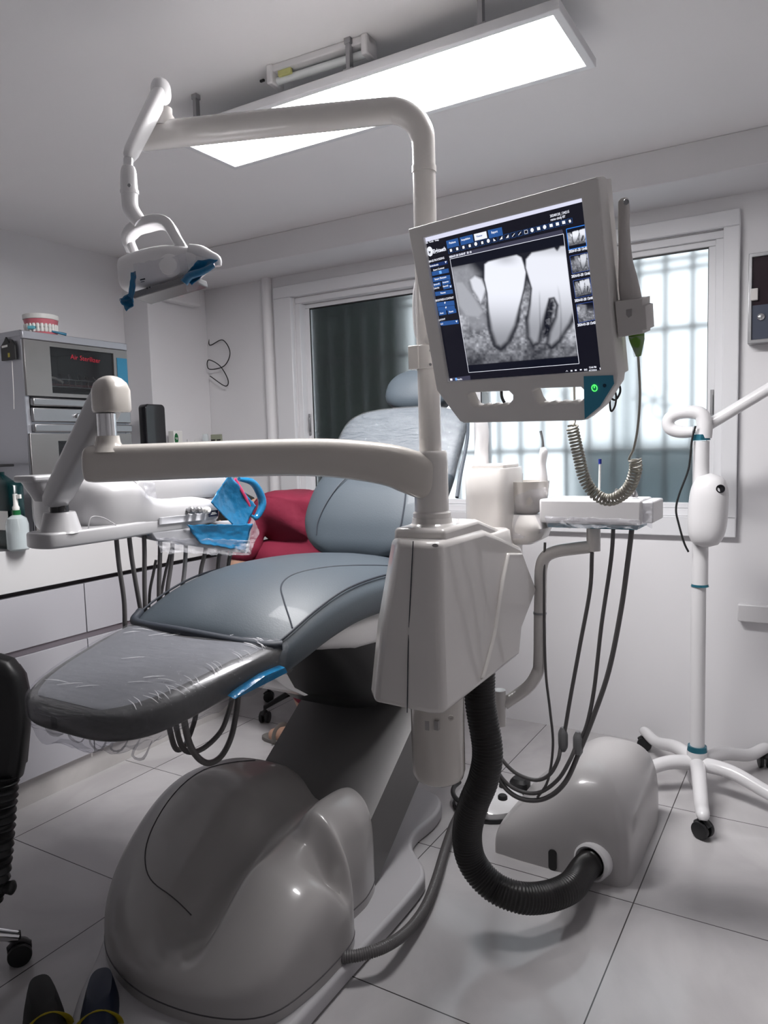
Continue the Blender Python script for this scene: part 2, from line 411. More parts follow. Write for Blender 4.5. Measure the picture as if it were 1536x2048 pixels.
# ------------------------------------------------------------------ counter along the left wall
CXF = -2.40
ct = thing('base_cabinet', 'white laminate base cabinet with handleless drawers under the left counter', 'cabinet', (-2.75, 1.6, 0))
box('carcass', (XL + .002, -.6, .10), (CXF - .03, 2.64, .775), M_DARKGAP, ct, bevel=0)
box('plinth', (XL + .002, -.6, 0), (CXF - .02, 2.64, .10), mat('marble_plinth', (0.55, 0.53, 0.52), 0.2, var=0.4, vscale=5), ct, bevel=0)
for y0 in (-.6, .2, 1.0, 1.795):
    y1 = {-.6: .2, .2: 1.0, 1.0: 1.795, 1.795: 2.64}[y0] - .004
    for z0, z1 in ((.57, .757), (.10, .545)):
        box('drawer', (CXF - .03, y0, z0), (CXF, y1, z1), M_DRAWER, ct, bevel=0.001)
box('grip_channel', (CXF - .03, -.6, .546), (CXF - .006, 2.64, .569), M_CHANNEL, ct, bevel=0.001)
tag(box('countertop', (XL, -.6, .776), (CXF + .01, 2.655, .922), M_TOP, bevel=0.002), 'thick white laminate countertop along the left wall', 'countertop')

# ------------------------------------------------------------------ sterilizer cabinet
sx = -2.65; sy0, sy1, sz0, sz1 = 1.77, 2.262, .922, 1.722
st = thing('sterilizer_cabinet', 'stainless steel instrument sterilizer cabinet with two glass doors on the left counter', 'cabinet', (-2.87, 2.0, sz0))
M_SHELL = mat('grey_steel_shell', (0.40, 0.405, 0.44), 0.3, metal=0.55)
bm = bmesh.new(); T = .02
add_box(bm, (XL, sy0, sz0), (sx, sy0 + T, sz1)); add_box(bm, (XL, sy1 - T, sz0), (sx, sy1, sz1)); add_box(bm, (XL, sy0, sz1 - T), (sx, sy1, sz1)); add_box(bm, (XL, sy0, sz0), (sx, sy1, sz0 + T)); add_box(bm, (XL, sy0, sz0), (XL + T, sy1, sz1))
add_box(bm, (XL + T, sy0 + T, 1.30), (sx, sy1 - T, 1.40))
finish(bm, 'shell', M_SHELL, st, bevel=0.002)
box('top_trim', (sx - .002, sy0, sz1 - .03), (sx + .012, sy1 + .004, sz1), M_SHELL, st, bevel=0.003)
def ydoor(nm, z0, z1, wy0, wy1, wz0, wz1):
    fr_ = frame((sx + .004, sy0, 0), (0, 1, 0), (0, 0, 1))
    d = plate(nm, [[(0.004, z0), (sy1 - sy0, z0), (sy1 - sy0, z1), (0.004, z1)], [(wy0 - sy0, wz0), (wy1 - sy0, wz0), (wy1 - sy0, wz1), (wy0 - sy0, wz1)]], fr_, .016, mat('door_steel', (0.25, 0.24, 0.235), 0.3, metal=0.7, var=.2, vscale=4), st, bevel=0.001)
    box('glass_pane', (sx + .003, wy0 - .004, wz0 - .004), (sx + .006, wy1 + .004, wz1 + .004), M_GLASSD, d, bevel=0)
    return d
d1 = ydoor('upper_door', 1.475, 1.69, 1.885, 2.19, 1.490, 1.672)
box('blue_tape', (sx + .012, 2.205, 1.50), (sx + .015, 2.258, 1.655), M_BLUEP, d1, bevel=0)
text('logo', 'Air Sterilizer', frame((sx + .0065, 1.98, 1.632), (0, 1, -.04), (0, 0, 1)), .028, mat('red_print', (0.45, 0.01, 0.03), .5), d1)
box('upper_handle', (sx, sy0 + .02, 1.437), (sx + .022, sy1, 1.468), M_STEEL, st, bevel=0.005)
cb = box('control_bar', (sx, sy0 + .02, 1.375), (sx + .016, sy1, 1.430), M_STEEL, st, bevel=0.004)
for yy in (1.985, 2.01, 2.06):
    lathe('knob', [(.009, 0), (.009, .012), (.006, .016)], (sx + .015, yy, 1.402), M_CHROME, cb, axis=(1, 0, 0), seg=16)
box('lower_handle', (sx, sy0 + .02, 1.335), (sx + .022, sy1, 1.368), M_STEEL, st, bevel=0.005)
d2 = ydoor('lower_door', .94, 1.33, 1.895, 2.2, 1.0, 1.30)
for z in (1.52, 1.16):
    bm = bmesh.new()
    for i in range(15): add_tube(bm, [(sx - .38, sy0 + .03 + i * .031, z), (sx - .02, sy0 + .03 + i * .031, z), (sx - .02, sy0 + .03 + i * .031, z + .03)], .0017, seg=6, smooth=0)
    add_tube(bm, [(sx - .02, sy0 + .03, z + .03), (sx - .02, sy1 - .03, z + .03)], .002, seg=6, smooth=0)
    add_tube(bm, [(sx - .02, sy0 + .03, z), (sx - .02, sy1 - .03, z)], .002, seg=6, smooth=0)
    finish(bm, 'wire_shelf', M_CHROME, st)
rr = random.Random(3)
tr = tag(box('instrument_tray', (sx - .33, 1.84, 1.524), (sx - .04, 2.22, 1.534), mat('tray_red_cloth', (.2, .06, .07), .6), bevel=0.002), 'reddish tray holding instruments behind the upper steel cabinet door', 'tray')
for i in range(7):
    y = 1.89 + i * .045; a = rr.uniform(-.5, .5)
    tag(tube('dental_forceps', [(sx - .08, y, 1.545), (sx - .10, y + .03, 1.556), (sx - .13, y + .045 + a * .02, 1.582), (sx - .16, y + .07, 1.565)], [.003, .005, .006, .002], M_CHROME, seg=8),
        'shiny metal dental instrument lying on the tray in the upper cabinet', 'dental instrument', 'instruments behind the upper cabinet door')
tag(tube('dental_mirror', [(sx - .045, 1.892, 1.556), (sx - .05, 1.94, 1.556), (sx - .06, 1.985, 1.542)], [.006, .005, .006], M_TOOTH, seg=8), 'white curved instrument at the left end of the cabinet tray', 'dental instrument')
# house ornament on the side
fr_ = frame(P(5, 722, Y=sy0 - .006), (1, 0, 0.0), (0, 0, 1))
kh = thing('house_ornament', 'small black house shaped hanger on the side of the steel cabinet', 'ornament', P(18, 722, Y=sy0 - .01))
ow = (P(33, 700, Y=sy0) - P(5, 700, Y=sy0)).x
plate('board', [[(0, 0), (ow, 0), (ow, .052), (ow * .8, .075), (ow * .62, .062), (ow * .4, .088), (ow * .28, .075), (0, .055)]], fr_, .008, M_BLACK, kh, bevel=0.001)
plate('yellow_window', [[(ow * .5, .01), (ow * .62, .01), (ow * .62, .026), (ow * .5, .026)]], fr_ @ Matrix.Translation((0, 0, .0045)), .001, mat('yellow_paint', (.5, .42, .05), .5), kh)
plate('white_sign', [[(ow * .1, .048), (ow * .5, .05), (ow * .5, .058), (ow * .1, .056)]], fr_ @ Matrix.Translation((0, 0, .0045)), .001, M_TOOTH, kh)
tube('cord', [tuple(P(24, 722, Y=sy0 - .004)), tuple(P(27, 780, Y=sy0 - .004)), tuple(P(28, 818, Y=sy0 - .004))], .0012, M_TOOTH, kh, seg=6)

# ------------------------------------------------------------------ teeth model
tm = thing('teeth_model', 'large pink and white jaw model standing on the steel cabinet', 'dental model', (-2.82, 1.98, sz1))
mc = V((-2.83, 1.985, 0)); ax = V((.6, -.8, 0)).normalized(); ay = V((.8, .6, 0))
def arch(rx, ry, z, a): return mc + ay * (rx * math.sin(a)) + ax * (ry * math.cos(a) - .01) + V((0, 0, z))
def horseshoe(nm, z0, z1, r0, m, taper=1.0):
    bm = bmesh.new(); pts = [(math.sin(a) * 1.0, math.cos(a)) for a in [math.radians(-105 + 210 * k / 20) for k in range(21)]]
    rings = []
    for z, s in ((z0, 1.0), ((z0 + z1) / 2, (1 + taper) / 2), (z1, taper)):
        rings.append([mc + ay * (x * r0 * s) + ax * (y * r0 * 1.1 * s - .01) + V((0, 0, z)) for x, y in pts])
    add_loft(bm, rings); return finish(bm, nm, m, tm, bevel=0.002)
z = sz1
horseshoe('lower_base', z, z + .018, .066, M_GUM, .98); horseshoe('lower_gum', z + .018, z + .034, .066, M_GUM, .92)
horseshoe('upper_gum', z + .060, z + .084, .062, M_GUM, 1.08); horseshoe('upper_base', z + .084, z + .104, .069, M_TOOTH, 1.02)
for zt, nm in ((z + .040, 'lower_teeth'), (z + .056, 'upper_teeth')):
    bm = bmesh.new()
    for k in range(14):
        a = math.radians(-95 + 190 * k / 13); c = arch(.060, .066, zt, a)
        add_lathe(bm, [(0, -.010), (.0062, -.009), (.0078, 0), (.0062, .009), (0, .010)], c, seg=10)
    finish(bm, nm, M_TOOTH, tm)
tube('hinge', [tuple(mc - ax * .05 + V((0, 0, z + .02))), tuple(mc - ax * .062 + V((0, 0, z + .05))), tuple(mc - ax * .05 + V((0, 0, z + .09)))], .003, M_CHROME, tm, seg=8)
tb = thing('toothbrush', 'blue toothbrush stuck between the jaws of the teeth model', 'toothbrush', tuple(mc + V((0, 0, z + .045))))
c0 = mc + ay * -.015 + ax * .064 + V((0, 0, z + .049)); c1 = mc + ay * .10 + ax * -.005 + V((0, 0, z + .026))
tube('handle', [tuple(c0), tuple((c0 + c1) / 2), tuple(c1)], [.003, .004, .006], M_BLUEP, tb, seg=10)
box('bristle_head', (-.014, -.006, -.003), (.014, .006, .010), mat('bristles', (.15, .5, .6), .6), tb, bevel=0.002, fr=frame(c0, ay, ax))

# ------------------------------------------------------------------ things on the counter
TZ = .922
c = P(38, 1100, Z=TZ); R_ = .026
sb = thing('spray_bottle', 'clear spray bottle with green collar and white nozzle on the left counter', 'bottle', tuple(c))
M_CLEAR = mat('clear_bottle', (0.75, 0.82, 0.84), 0.15, alpha=0.55, coat=.3)
hb = (P(38, 1028, Y=c.y).z - TZ); ht = P(38, 988, Y=c.y).z - TZ; rw = .0365
lathe('bottle', [(rw * .85, 0), (rw, .006), (rw, hb * .72), (rw * .85, hb * .88), (rw * .35, hb * .98), (rw * .35, hb)], c, M_CLEAR, sb)
lathe('liquid', [(rw * .8, .003), (rw * .93, .008), (rw * .93, hb * .52)], c, mat('liquid', (.45, .52, .54), .1, alpha=.7), sb)
lathe('collar', [(rw * .38, hb - .004), (rw * .38, hb + .013)], c, M_DGREEN, sb)
bm = bmesh.new(); add_lathe(bm, [(rw * .30, hb + .013), (rw * .33, hb + .022), (rw * .22, hb + .03), (rw * .2, ht)], c)
add_box(bm, (-.006, -.005, -.016), (.020, .005, -.002), frame(c + V((0, 0, ht)), (0.9, .4, 0), (-.4, .9, 0)))
finish(bm, 'spray_nozzle', M_TOOTH, sb)
tube('dip_tube', [tuple(c + V((0, 0, hb))), tuple(c + V((rw * .7, 0, .01)))], .0018, M_TOOTH, sb, smooth=0, seg=6)
c = P(-8, 1085, Z=TZ); c = V((-2.62, 1.555, TZ))
mw = thing('mouthwash_bottle', 'dark teal mouthwash bottle with a pale label at the left edge', 'bottle', tuple(c))
yb = c.y - .035
fx0 = P(-60, 1000, Y=yb).x; fx1 = P(19, 1000, Y=yb).x; zt = P(0, 962, Y=yb).z
loft('bottle', [[(x, y, z) for x, y in sect((fx0 + fx1) / 2, c.y, (fx1 - fx0) / 2 * s, .035 * s, 4, 32)] for z, s in ((TZ, .94), (TZ + .008, 1), (zt - .02, 1), (zt - .006, .9), (zt, .6), (zt + .02, .3), (zt + .03, .3))], mat('teal_liquid', (0.0, 0.018, 0.02), .2), mw)
lab_o = box('label', (fx0 + .01, yb - .0015, P(5, 1060, Y=yb).z), (P(14, 1000, Y=yb).x, yb - .0002, P(5, 1022, Y=yb).z), M_TOOTH, mw, bevel=0)
tt = frame(P(-58, 1041, Y=yb - .003), (1, 0, 0), (0, 0, 1))
text('brand_lettering', 'LISTERINE', tt, .0165, M_BLACK, lab_o, bold=.0006, sx=.84)
text('flavour_lettering', 'COOL MINT', frame(P(-50, 1053, Y=yb - .003), (1, 0, 0), (0, 0, 1)), .012, M_BLUEP, lab_o, sx=.8)
rk = thing('counter_rack', 'dark wire rack with black jars on the counter beside the steel cabinet', 'rack', (-2.86, 1.66, TZ))
box('shelf', (-3.08, 1.60, 1.205), (-2.70, 1.74, 1.215), M_BLACK, rk, bevel=0.002)
for x in (-3.07, -2.72):
    box('upright', (x, 1.62, TZ), (x + .012, 1.635, 1.205), M_BLACK, rk, bevel=0)
for i, x in enumerate((-2.83, -2.76, -2.93)):
    tag(lathe('black_jar', [(.028, 0), (.03, .005), (.03, .13), (.02, .14), (.02, .17)], (x, 1.68, TZ), M_BLACKG, seg=20), ['middle glossy black jar under the dark counter rack', 'glossy black jar under the rack, nearest the steel cabinet', 'glossy black jar under the rack, farthest from the steel cabinet'][i], 'jar')

# shelf of small items next to the pillar
sh = tag(box('wall_shelf', (-2.928, 2.52, 1.185), (-2.80, 3.05, 1.205), M_WHITE, bevel=0.003), 'narrow white shelf on the pillar holding bottles and a black speaker', 'shelf')
SZ = 1.205
def on_shelf(px, X=-2.865): q = P(px, 900, X=X); return V((X, q.y, SZ))
c = on_shelf(308, ); hz = P(308, 809, X=-2.86).z - SZ
sp = thing('portable_speaker', 'tall glossy black rounded speaker standing in front of the pillar', 'speaker', tuple(c))
hy = (P(328, 850, X=-2.86).y - P(288, 850, X=-2.86).y) / 2
plate('body', [rrect(-hy, 0, hy, hz, .022, 8)], frame(c, (0, 1, 0), (0, 0, 1)), .05, M_BLACKG, sp, bevel=0.006)
plate('handle_loop', [rrect(hy * .45, 0, hy * 1.05, .035, .008), rrect(hy * .55, .0, hy * .95, .031, .006)], frame(c + V((.032, 0, 0)), (0, 1, 0), (0, 0, 1)), .004, M_TOOTH, sp)
c = on_shelf(352); bz = P(350, 862, X=c.x).z - SZ
tp = thing('carton', 'small white carton with a green oval logo beside the black speaker', 'box', tuple(c))
box('carton_body', (c.x - .02, c.y - .028, SZ), (c.x + .02, c.y + .03, SZ + bz), M_TOOTH, tp, bevel=0.002)
plate('green_oval', [sect(-.012, .06, .013, .028, 2, 24)], frame(c + V((.0205, 0, bz - .10)), (0, 1, 0), (0, 0, 1)), .001, M_DGREEN, tp)
plate('logo_marks', [[(0, 0), (.018, 0), (.018, .003), (0, .003)], [(.007, -.006), (.017, -.006), (.017, -.003), (.007, -.003)]], frame(c + V((.0215, -.021, bz - .038)), (0, 1, 0), (0, 0, 1)), .0006, M_TOOTH, tp)
for i, (px, h, r, l) in enumerate(((377, 879, .012, 'small white pump bottle next to the green logo carton'), (392, 880, .010, 'second small white bottle, between the pump bottle and the clear jar'), (412, 868, .017, 'clear glass jar at the right end of the pillar shelf'))):
    c = on_shelf(px); z = P(px, h, X=c.x).z - SZ
    if i < 2:
        b = thing('small_bottle', l, 'bottle', tuple(c)); lathe('bottle_body', [(r, 0), (r, z * .6), (r * .5, z * .72), (r * .5, z * .8)], c, M_TOOTH, b, seg=16)
        lathe('cap', [(r * .6, z * .8), (r * .5, z)], c, M_WHITE, b, seg=16)
    else: tag(lathe('glass_jar', [(r, 0), (r, z * .8), (r * .8, z), (r * .6, z)], c, M_CLEAR, seg=16), l, 'jar')
q = P(435, 880, Y=YB - .012)
so = thing('power_socket', 'double wall socket with black inserts left of the window', 'socket', tuple(q))
box('socket_plate', (P(424, 880, Y=YB).x, YB - .01, P(430, 893, Y=YB).z), (P(445, 880, Y=YB).x, YB, P(430, 869, Y=YB).z), mat('beige_plate', (.33, .35, .26), .5), so, bevel=0.002)
for a, b in ((425.5, 433), (437, 444)): box('socket_insert', (P(a, 885, Y=YB).x, YB - .013, P(430, 888, Y=YB).z), (P(b, 885, Y=YB).x, YB - .009, P(430, 879, Y=YB).z), M_BLACK, so, bevel=0.001)
# wall unit near the ceiling with its cable
a0 = P(318, 575, X=-2.93); a1 = P(386, 600, X=-2.93)
wu = thing('wall_router', 'pale wedge shaped wall unit with a red light near the ceiling', 'router', (-2.9, (a0.y + a1.y) / 2, a1.z))
zb = P(350, 606, X=-2.90).z
fr_ = frame((-2.93, a0.y, 0), (1, 0, 0), (0, 0, 1))
box('casing', (-2.93, a0.y, zb), (-2.87, a1.y, zb + .09), M_WHITE, wu, bevel=0.012, bseg=3)
c = P(363, 588, X=-2.868); lathe('red_light', [(.003, 0), (.003, .003)], c, mat('red_led', (.8, .02, .02), .3, emit=(1, .05, .08), es=3), wu, axis=(1, 0, 0), seg=8)
pts = [P(415, 562, X=-2.925), P(417, 600, X=-2.92), P(421, 660, X=-2.91), P(419, 690, X=-2.91), P(445, 680, Y=3.04), P(460, 705, Y=3.03), P(448, 732, Y=3.03), P(418, 738, Y=3.02), P(417, 720, Y=3.02), P(440, 732, Y=3.03), P(456, 760, Y=3.03), P(450, 772, Y=3.03), P(420, 752, Y=3.03)]
tag(tube('wall_cable', [tuple(p) for p in pts], .0028, M_BLACK, seg=8, smooth=8), 'loose black cable hanging in loops at the corner left of the window', 'cable')

# ------------------------------------------------------------------ ceiling lights
Z_P = 2.135
def cz(px, py): return P(px, py, Z=Z_P)
lx0, lx1, ly0, ly1 = -1.622, -.512, 1.612, 1.862
lp = thing('led_panel', 'long white framed LED panel lit on the ceiling', 'ceiling light', ((lx0 + lx1) / 2, (ly0 + ly1) / 2, Z_P))
fr_ = frame((0, 0, Z_P + .011), (1, 0, 0), (0, 1, 0))
plate('frame', [[(lx0 - .02, ly0 - .02), (lx1 + .02, ly0 - .02), (lx1 + .02, ly1 + .02), (lx0 - .02, ly1 + .02)], [(lx0, ly0), (lx1, ly0), (lx1, ly1), (lx0, ly1)]], fr_, .022, M_ALU, lp, bevel=0.002)
M_LED = mat('led_diffuser', (1, 1, 1), .5, emit=(1.0, 0.985, 0.99), es=PANEL_E)
box('diffuser', (lx0, ly0, Z_P + .006), (lx1, ly1, Z_P + .012), M_LED, lp, bevel=0)
box('back_plate', (lx0 - .01, ly0 - .01, Z_P + .013), (lx1 + .01, ly1 + .01, Z_P + .02), M_ALU, lp, bevel=0)
for x in (lx0 + .09, -1.02, lx1 - .16):
    for y in (ly0 - .005, ly1 - .02):
        bm = bmesh.new(); add_box(bm, (x - .006, y - .008, Z_P + .02), (x + .006, y + .008, ZC - .012)); add_box(bm, (x - .009, y - .009, ZC - .014), (x + .009, y + .009, ZC)); add_box(bm, (x - .014, y - .010, Z_P + .018), (x + .014, y + .010, Z_P + .028))
        finish(bm, 'mounting_clip', M_STEEL, lp, bevel=0.001)
# old tube fitting
f0 = P(545, 163, Z=ZC - .03); f1 = P(745, 100, Z=ZC - .03)
tf = thing('tube_light', 'short unlit fluorescent tube fitting on the ceiling above the LED panel', 'ceiling light', tuple((f0 + f1) / 2))
fx = (f1 - f0).normalized(); fy = V((0, 0, 1)).cross(fx); L_ = (f1 - f0).length
fm = frame(f0 + V((0, 0, .0)), fx, fy)
box('housing', (0, -.022, .012), (L_, .022, .03), M_WHITE, tf, bevel=0.003, fr=fm)
for x in (0, L_ - .018): box('end_cap', (x, -.028, -.018), (x + .018, .028, .03), M_WHITE, tf, bevel=0.004, fr=fm)
tube('fluorescent_tube', [tuple(fm @ V((.018, 0, -.004))), tuple(fm @ V((L_ - .018, 0, -.004)))], .010, mat('tube_glass', (.75, .78, .78), .15), tf, smooth=0)
box('starter', (.03, -.018, -.002), (.07, -.008, .012), mat('yellow_sticker', (.5, .5, .2), .5), tf, bevel=0.001, fr=fm)
c = P(525, 159, Z=ZC); tag(box('ceiling_hook', (c.x - .008, c.y - .003, ZC - .006), (c.x + .006, c.y + .003, ZC), M_BLACK, bevel=0.001), 'tiny dark screw in the ceiling beside the tube fitting', 'hook')
# marks on the right part of the back wall
wc = thing('wall_cabinet', 'steel framed wall cabinet with dark glass and a lock at the right edge', 'cabinet', (-.1, YB, 1.58))
q0 = P(1495, 688, Y=YB - .06); q1 = P(1495, 508, Y=YB - .06); X1 = q0.x + .30
plate('frame', [[(0, 0), (.30, 0), (.30, q1.z - q0.z), (0, q1.z - q0.z)], [(.012, .014), (.288, .014), (.288, q1.z - q0.z - .014), (.012, q1.z - q0.z - .014)]], frame((q0.x, YB - .03, q0.z), (1, 0, 0), (0, 0, 1)), .06, M_STEEL, wc, bevel=0.002)
box('glass_door', (q0.x + .01, YB - .05, q0.z + .01), (X1 - .01, YB - .045, q1.z - .01), mat('dark_glass', (.03, .02, .025), .08), wc, bevel=0)
box('lower_panel', (q0.x + .012, YB - .053, q0.z + .014), (X1 - .012, YB - .051, q0.z + .135), mat('blue_grey_panel', (.06, .07, .1), .25), wc, bevel=0)
box('latch', (P(1501, 600, Y=YB - .06).x, YB - .066, P(1500, 602, Y=YB - .06).z), (P(1516, 600, Y=YB - .06).x, YB - .05, P(1500, 578, Y=YB - .06).z), M_CREAM, wc, bevel=0.003)
lathe('lock', [(.012, 0), (.012, .006), (.007, .010)], P(1522, 634, Y=YB - .053), M_CHROME, wc, axis=(0, -1, 0), seg=20)
box('shelf', (q0.x + .03, YB - .046, q0.z + .15), (X1 - .02, YB - .03, q0.z + .157), M_CREAM, wc, bevel=0)
q0 = P(1475, 1242, Y=YB - .03); q1 = P(1476, 1208, Y=YB - .03)
tag(box('conduit_box', (q0.x, YB - .035, q0.z), (q0.x + .28, YB, q1.z), M_WHITE, bevel=0.004), 'plain pale cable box low on the wall at the right edge', 'conduit')

# ------------------------------------------------------------------ dental chair
XC = -1.26
dc = thing('dental_chair', 'reclined grey leather dental chair on a cream base in the middle of the room', 'dental chair', (XC, 1.5, 0))
outl = [(-.925, .90), (-.925, 1.30), (-.925, 1.66), (-.95, 1.76), (-1.03, 1.84), (-1.065, 1.92), (-1.06, 2.05), (-1.09, 2.15), (-1.18, 2.20), (-1.4, 2.21), (-1.52, 2.18), (-1.56, 2.05), (-1.58, 1.9), (-1.62, 1.76), (-1.61, 1.5), (-1.57, 1.22), (-1.46, 1.05), (-1.39, .95), (-1.30, .87), (-1.15, .83), (-1.0, .83), (-.94, .85)]
plate('base_plate', [catmull(outl, 5, True)], frame((0, 0, .024), (1, 0, 0), (0, 1, 0)), .048, M_PLATE, dc, bevel=0.012, bres=3)
ho = [(-1.585, 1.27), (-1.53, 1.15), (-1.42, 1.06), (-1.26, 1.015), (-1.09, 1.03), (-.975, 1.09), (-.94, 1.2), (-.937, 1.34), (-.955, 1.405), (-1.0, 1.445), (-1.005, 1.55), (-1.05, 1.64), (-1.2, 1.67), (-1.46, 1.67), (-1.56, 1.60), (-1.60, 1.43)]
def hood_h(x, y):
    main = .095 + .215 * S((y - .98) / .50)
    main -= .075 * S((x + 1.34) / .16) * (1 - S((x + 1.16) / .08)) * S((y - 1.02) / .15)
    lobe = .095 + .14 * S((y - 1.0) / .26)
    lobe -= .11 * S((y - 1.28) / .14) * S((x + 1.08) / .07)
    k = S((x + 1.19) / .08) * S((1.425 - y) / .05)
    return main * (1 - k) + lobe * k
bm = bmesh.new(); add_dome(bm, ho, (-1.29, 1.33), hood_h, p=5.6, rings=60, z0=.045, smooth=8)
hd = finish(bm, 'base_cover', M_DIRTY, dc, smooth=60)
bpy.context.view_layer.update()
sm_ = catmull([(-1.40, 1.58), (-1.475, 1.48), (-1.50, 1.36), (-1.48, 1.25), (-1.42, 1.185), (-1.34, 1.16), (-1.25, 1.165)], 5)
tube('panel_seam', [drop(hd, x, y) for x, y in sm_], .0015, M_DARKGAP, hd, seg=6, smooth=0)
ro = catmull(ho, 6, True); ro.append(ro[0])
tube('lower_seam', [(-1.29 + (x + 1.29) * 1.0005, 1.33 + (y - 1.33) * 1.0005, .072) for x, y in ro], .0016, M_DARKGAP, hd, seg=6, smooth=0)
# steel lift arm
def lz(y): return .275 + .70 * (y - 1.60)
rings = []
for y in (1.42, 1.6, 1.8, 2.12):
    z = lz(y); rings.append([(-1.425, y, z), (-1.14, y, z), (-1.03, y + .01, z - .035), (-1.03, y + .12, z - .16), (-1.425, y + .12, z - .16)])
loft('lift_arm', rings, M_LIFT, dc, smooth=20)
# black bellows and pale underside shell
def box_loft(name, secs, m, parent, p=4, n=40, **k):
    return loft(name, [[(x, y, z) for x, y in sect(cx_, cy_, hx_, hy_, p, n)] for cx_, cy_, z, hx_, hy_ in secs], m, parent, **k)
box_loft('bellows', [(-1.25, 1.86, .50, .16, .16), (-1.25, 1.84, .56, .20, .2), (-1.25, 1.8, .66, .21, .24), (-1.25, 1.75, .74, .20, .28)], M_BLACK, dc)
# shell under the seat
rings = []
for y, hw, z0_, z1_ in ((1.36, .10, .775, .81), (1.45, .19, .735, .81), (1.6, .225, .69, .81), (1.8, .235, .665, .81), (2.0, .235, .67, .82), (2.1, .18, .74, .82)):
    rings.append([(x, y, z) for x, z in sect(XC, (z0_ + z1_) / 2, hw, (z1_ - z0_) / 2, 3, 32)])
loft('under_shell', rings, M_WHITE, dc)
# seat cushion
def cush(name, secs, m, parent, p=3.2, n=56, dish=0.0, mats=None, split=None):
    rings = []
    for y, zt_, hw, th in secs:
        r = []
        for x, z in sect(XC, zt_ - th / 2, hw, th / 2, p, n):
            u = (x - XC) / max(hw, .01)
            if z > zt_ - th / 2: z -= dish * (1 - u * u) * (hw / .25)
            r.append((x, y, z))
        rings.append(r)
    return loft(name, rings, m, parent)
seat = cush('seat', catmull([(1.215, .775, .17, .03), (1.222, .80, .225, .07), (1.25, .823, .252, .098), (1.32, .857, .262, .118), (1.42, .888, .268, .125), (1.55, .905, .272, .125), (1.70, .904, .272, .125), (1.85, .892, .268, .12), (1.98, .87, .255, .11), (2.03, .85, .22, .07)], 4), M_LEATHER, dc, dish=-.028, p=3.6)
pts = [(XC + .222, 1.228, .800), (XC + .243, 1.28, .832), (XC + .25, 1.38, .868), (XC + .252, 1.5, .893), (XC + .252, 1.65, .898), (XC + .25, 1.8, .888)]
tube('piping', pts, .003, M_SEAM_SHADE, seat, seg=8); tube('piping', [(2 * XC - a, b, c_) for a, b, c_ in pts], .003, M_SEAM_SHADE, seat, seg=8)
def zseat(x, y): 
    return np.interp(y, [1.25, 1.32, 1.42, 1.55, 1.7, 1.85], [.823, .857, .888, .905, .904, .892]) - .007 - .004 * abs((x - XC) / .27) ** 4
bpy.context.view_layer.update()
sm_ = catmull([(XC + .235, 1.30), (XC + .17, 1.355), (XC + .12, 1.41), (XC + .105, 1.48), (XC + .135, 1.58), (XC + .18, 1.70), (XC + .21, 1.80)], 6)
tube('side_seam', [drop(seat, x, y, .0) for x, y in sm_], .0022, M_SEAM_SHADE, seat, seg=6, smooth=0)
tube('seat_gap_shade', [(XC - .245, 1.285, .835), (XC - .20, 1.235, .822), (XC, 1.205, .826), (XC + .20, 1.222, .814), (XC + .245, 1.25, .812)], .011, M_SEAM_SHADE, seat, seg=12)  # dark tube painting in the shade of the gap between seat and leg rest
# leg rest
lr = [(.865, .745, .008, .006), (.868, .752, .05, .035), (.875, .758, .105, .055), (.895, .764, .145, .068), (.93, .770, .178, .075), (.98, .780, .203, .078), (1.06, .795, .222, .078), (1.16, .813, .237, .078), (1.27, .828, .247, .078)]
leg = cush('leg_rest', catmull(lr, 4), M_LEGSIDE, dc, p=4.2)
bm = bmesh.new(); rings = []
for y, zt_, hw, th in catmull(lr, 4): rings.append([(XC + (hw - .022) * (k / 10 * 2 - 1), min(max(y, .885), 1.25), zt_ + .0012 - .010 * abs(k / 10 * 2 - 1) ** 10) for k in range(21)][:11])
R_ = [[bm.verts.new(p_) for p_ in r] for r in rings]
for a, b in zip(R_, R_[1:]):
    for k in range(10): bm.faces.new((a[k], a[k + 1], b[k + 1], b[k]))
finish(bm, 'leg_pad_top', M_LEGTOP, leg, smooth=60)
rings = []
rr = random.Random(5)
for i, (y, zt_, hw, th) in enumerate(catmull([(.855, .742, .010, .010), (.858, .750, .06, .05)] + [(a, b + .004, c_ + .006, d + .012) for a, b, c_, d in lr[2:]] + [(1.285, .832, .252, .085)], 5)):
    r = []
    for k, (x, z) in enumerate(sect(XC, zt_ - th / 2, hw, th / 2, 4.2, 64)):
        jz = rr.uniform(-.0012, .0012)
        if z < zt_ - th * .8: jz -= abs(noise.noise(V((x * 18, y * 18, 3)))) * .035
        r.append((x + rr.uniform(-.001, .001), y, z + jz))
    rings.append(r)
bm = bmesh.new(); add_loft(bm, rings, cap=False)
wrap = finish(bm, 'plastic_wrap', M_FILMLEG, leg, smooth=80)
lab(wrap, 'crinkled clear plastic wrapped around the leg rest')
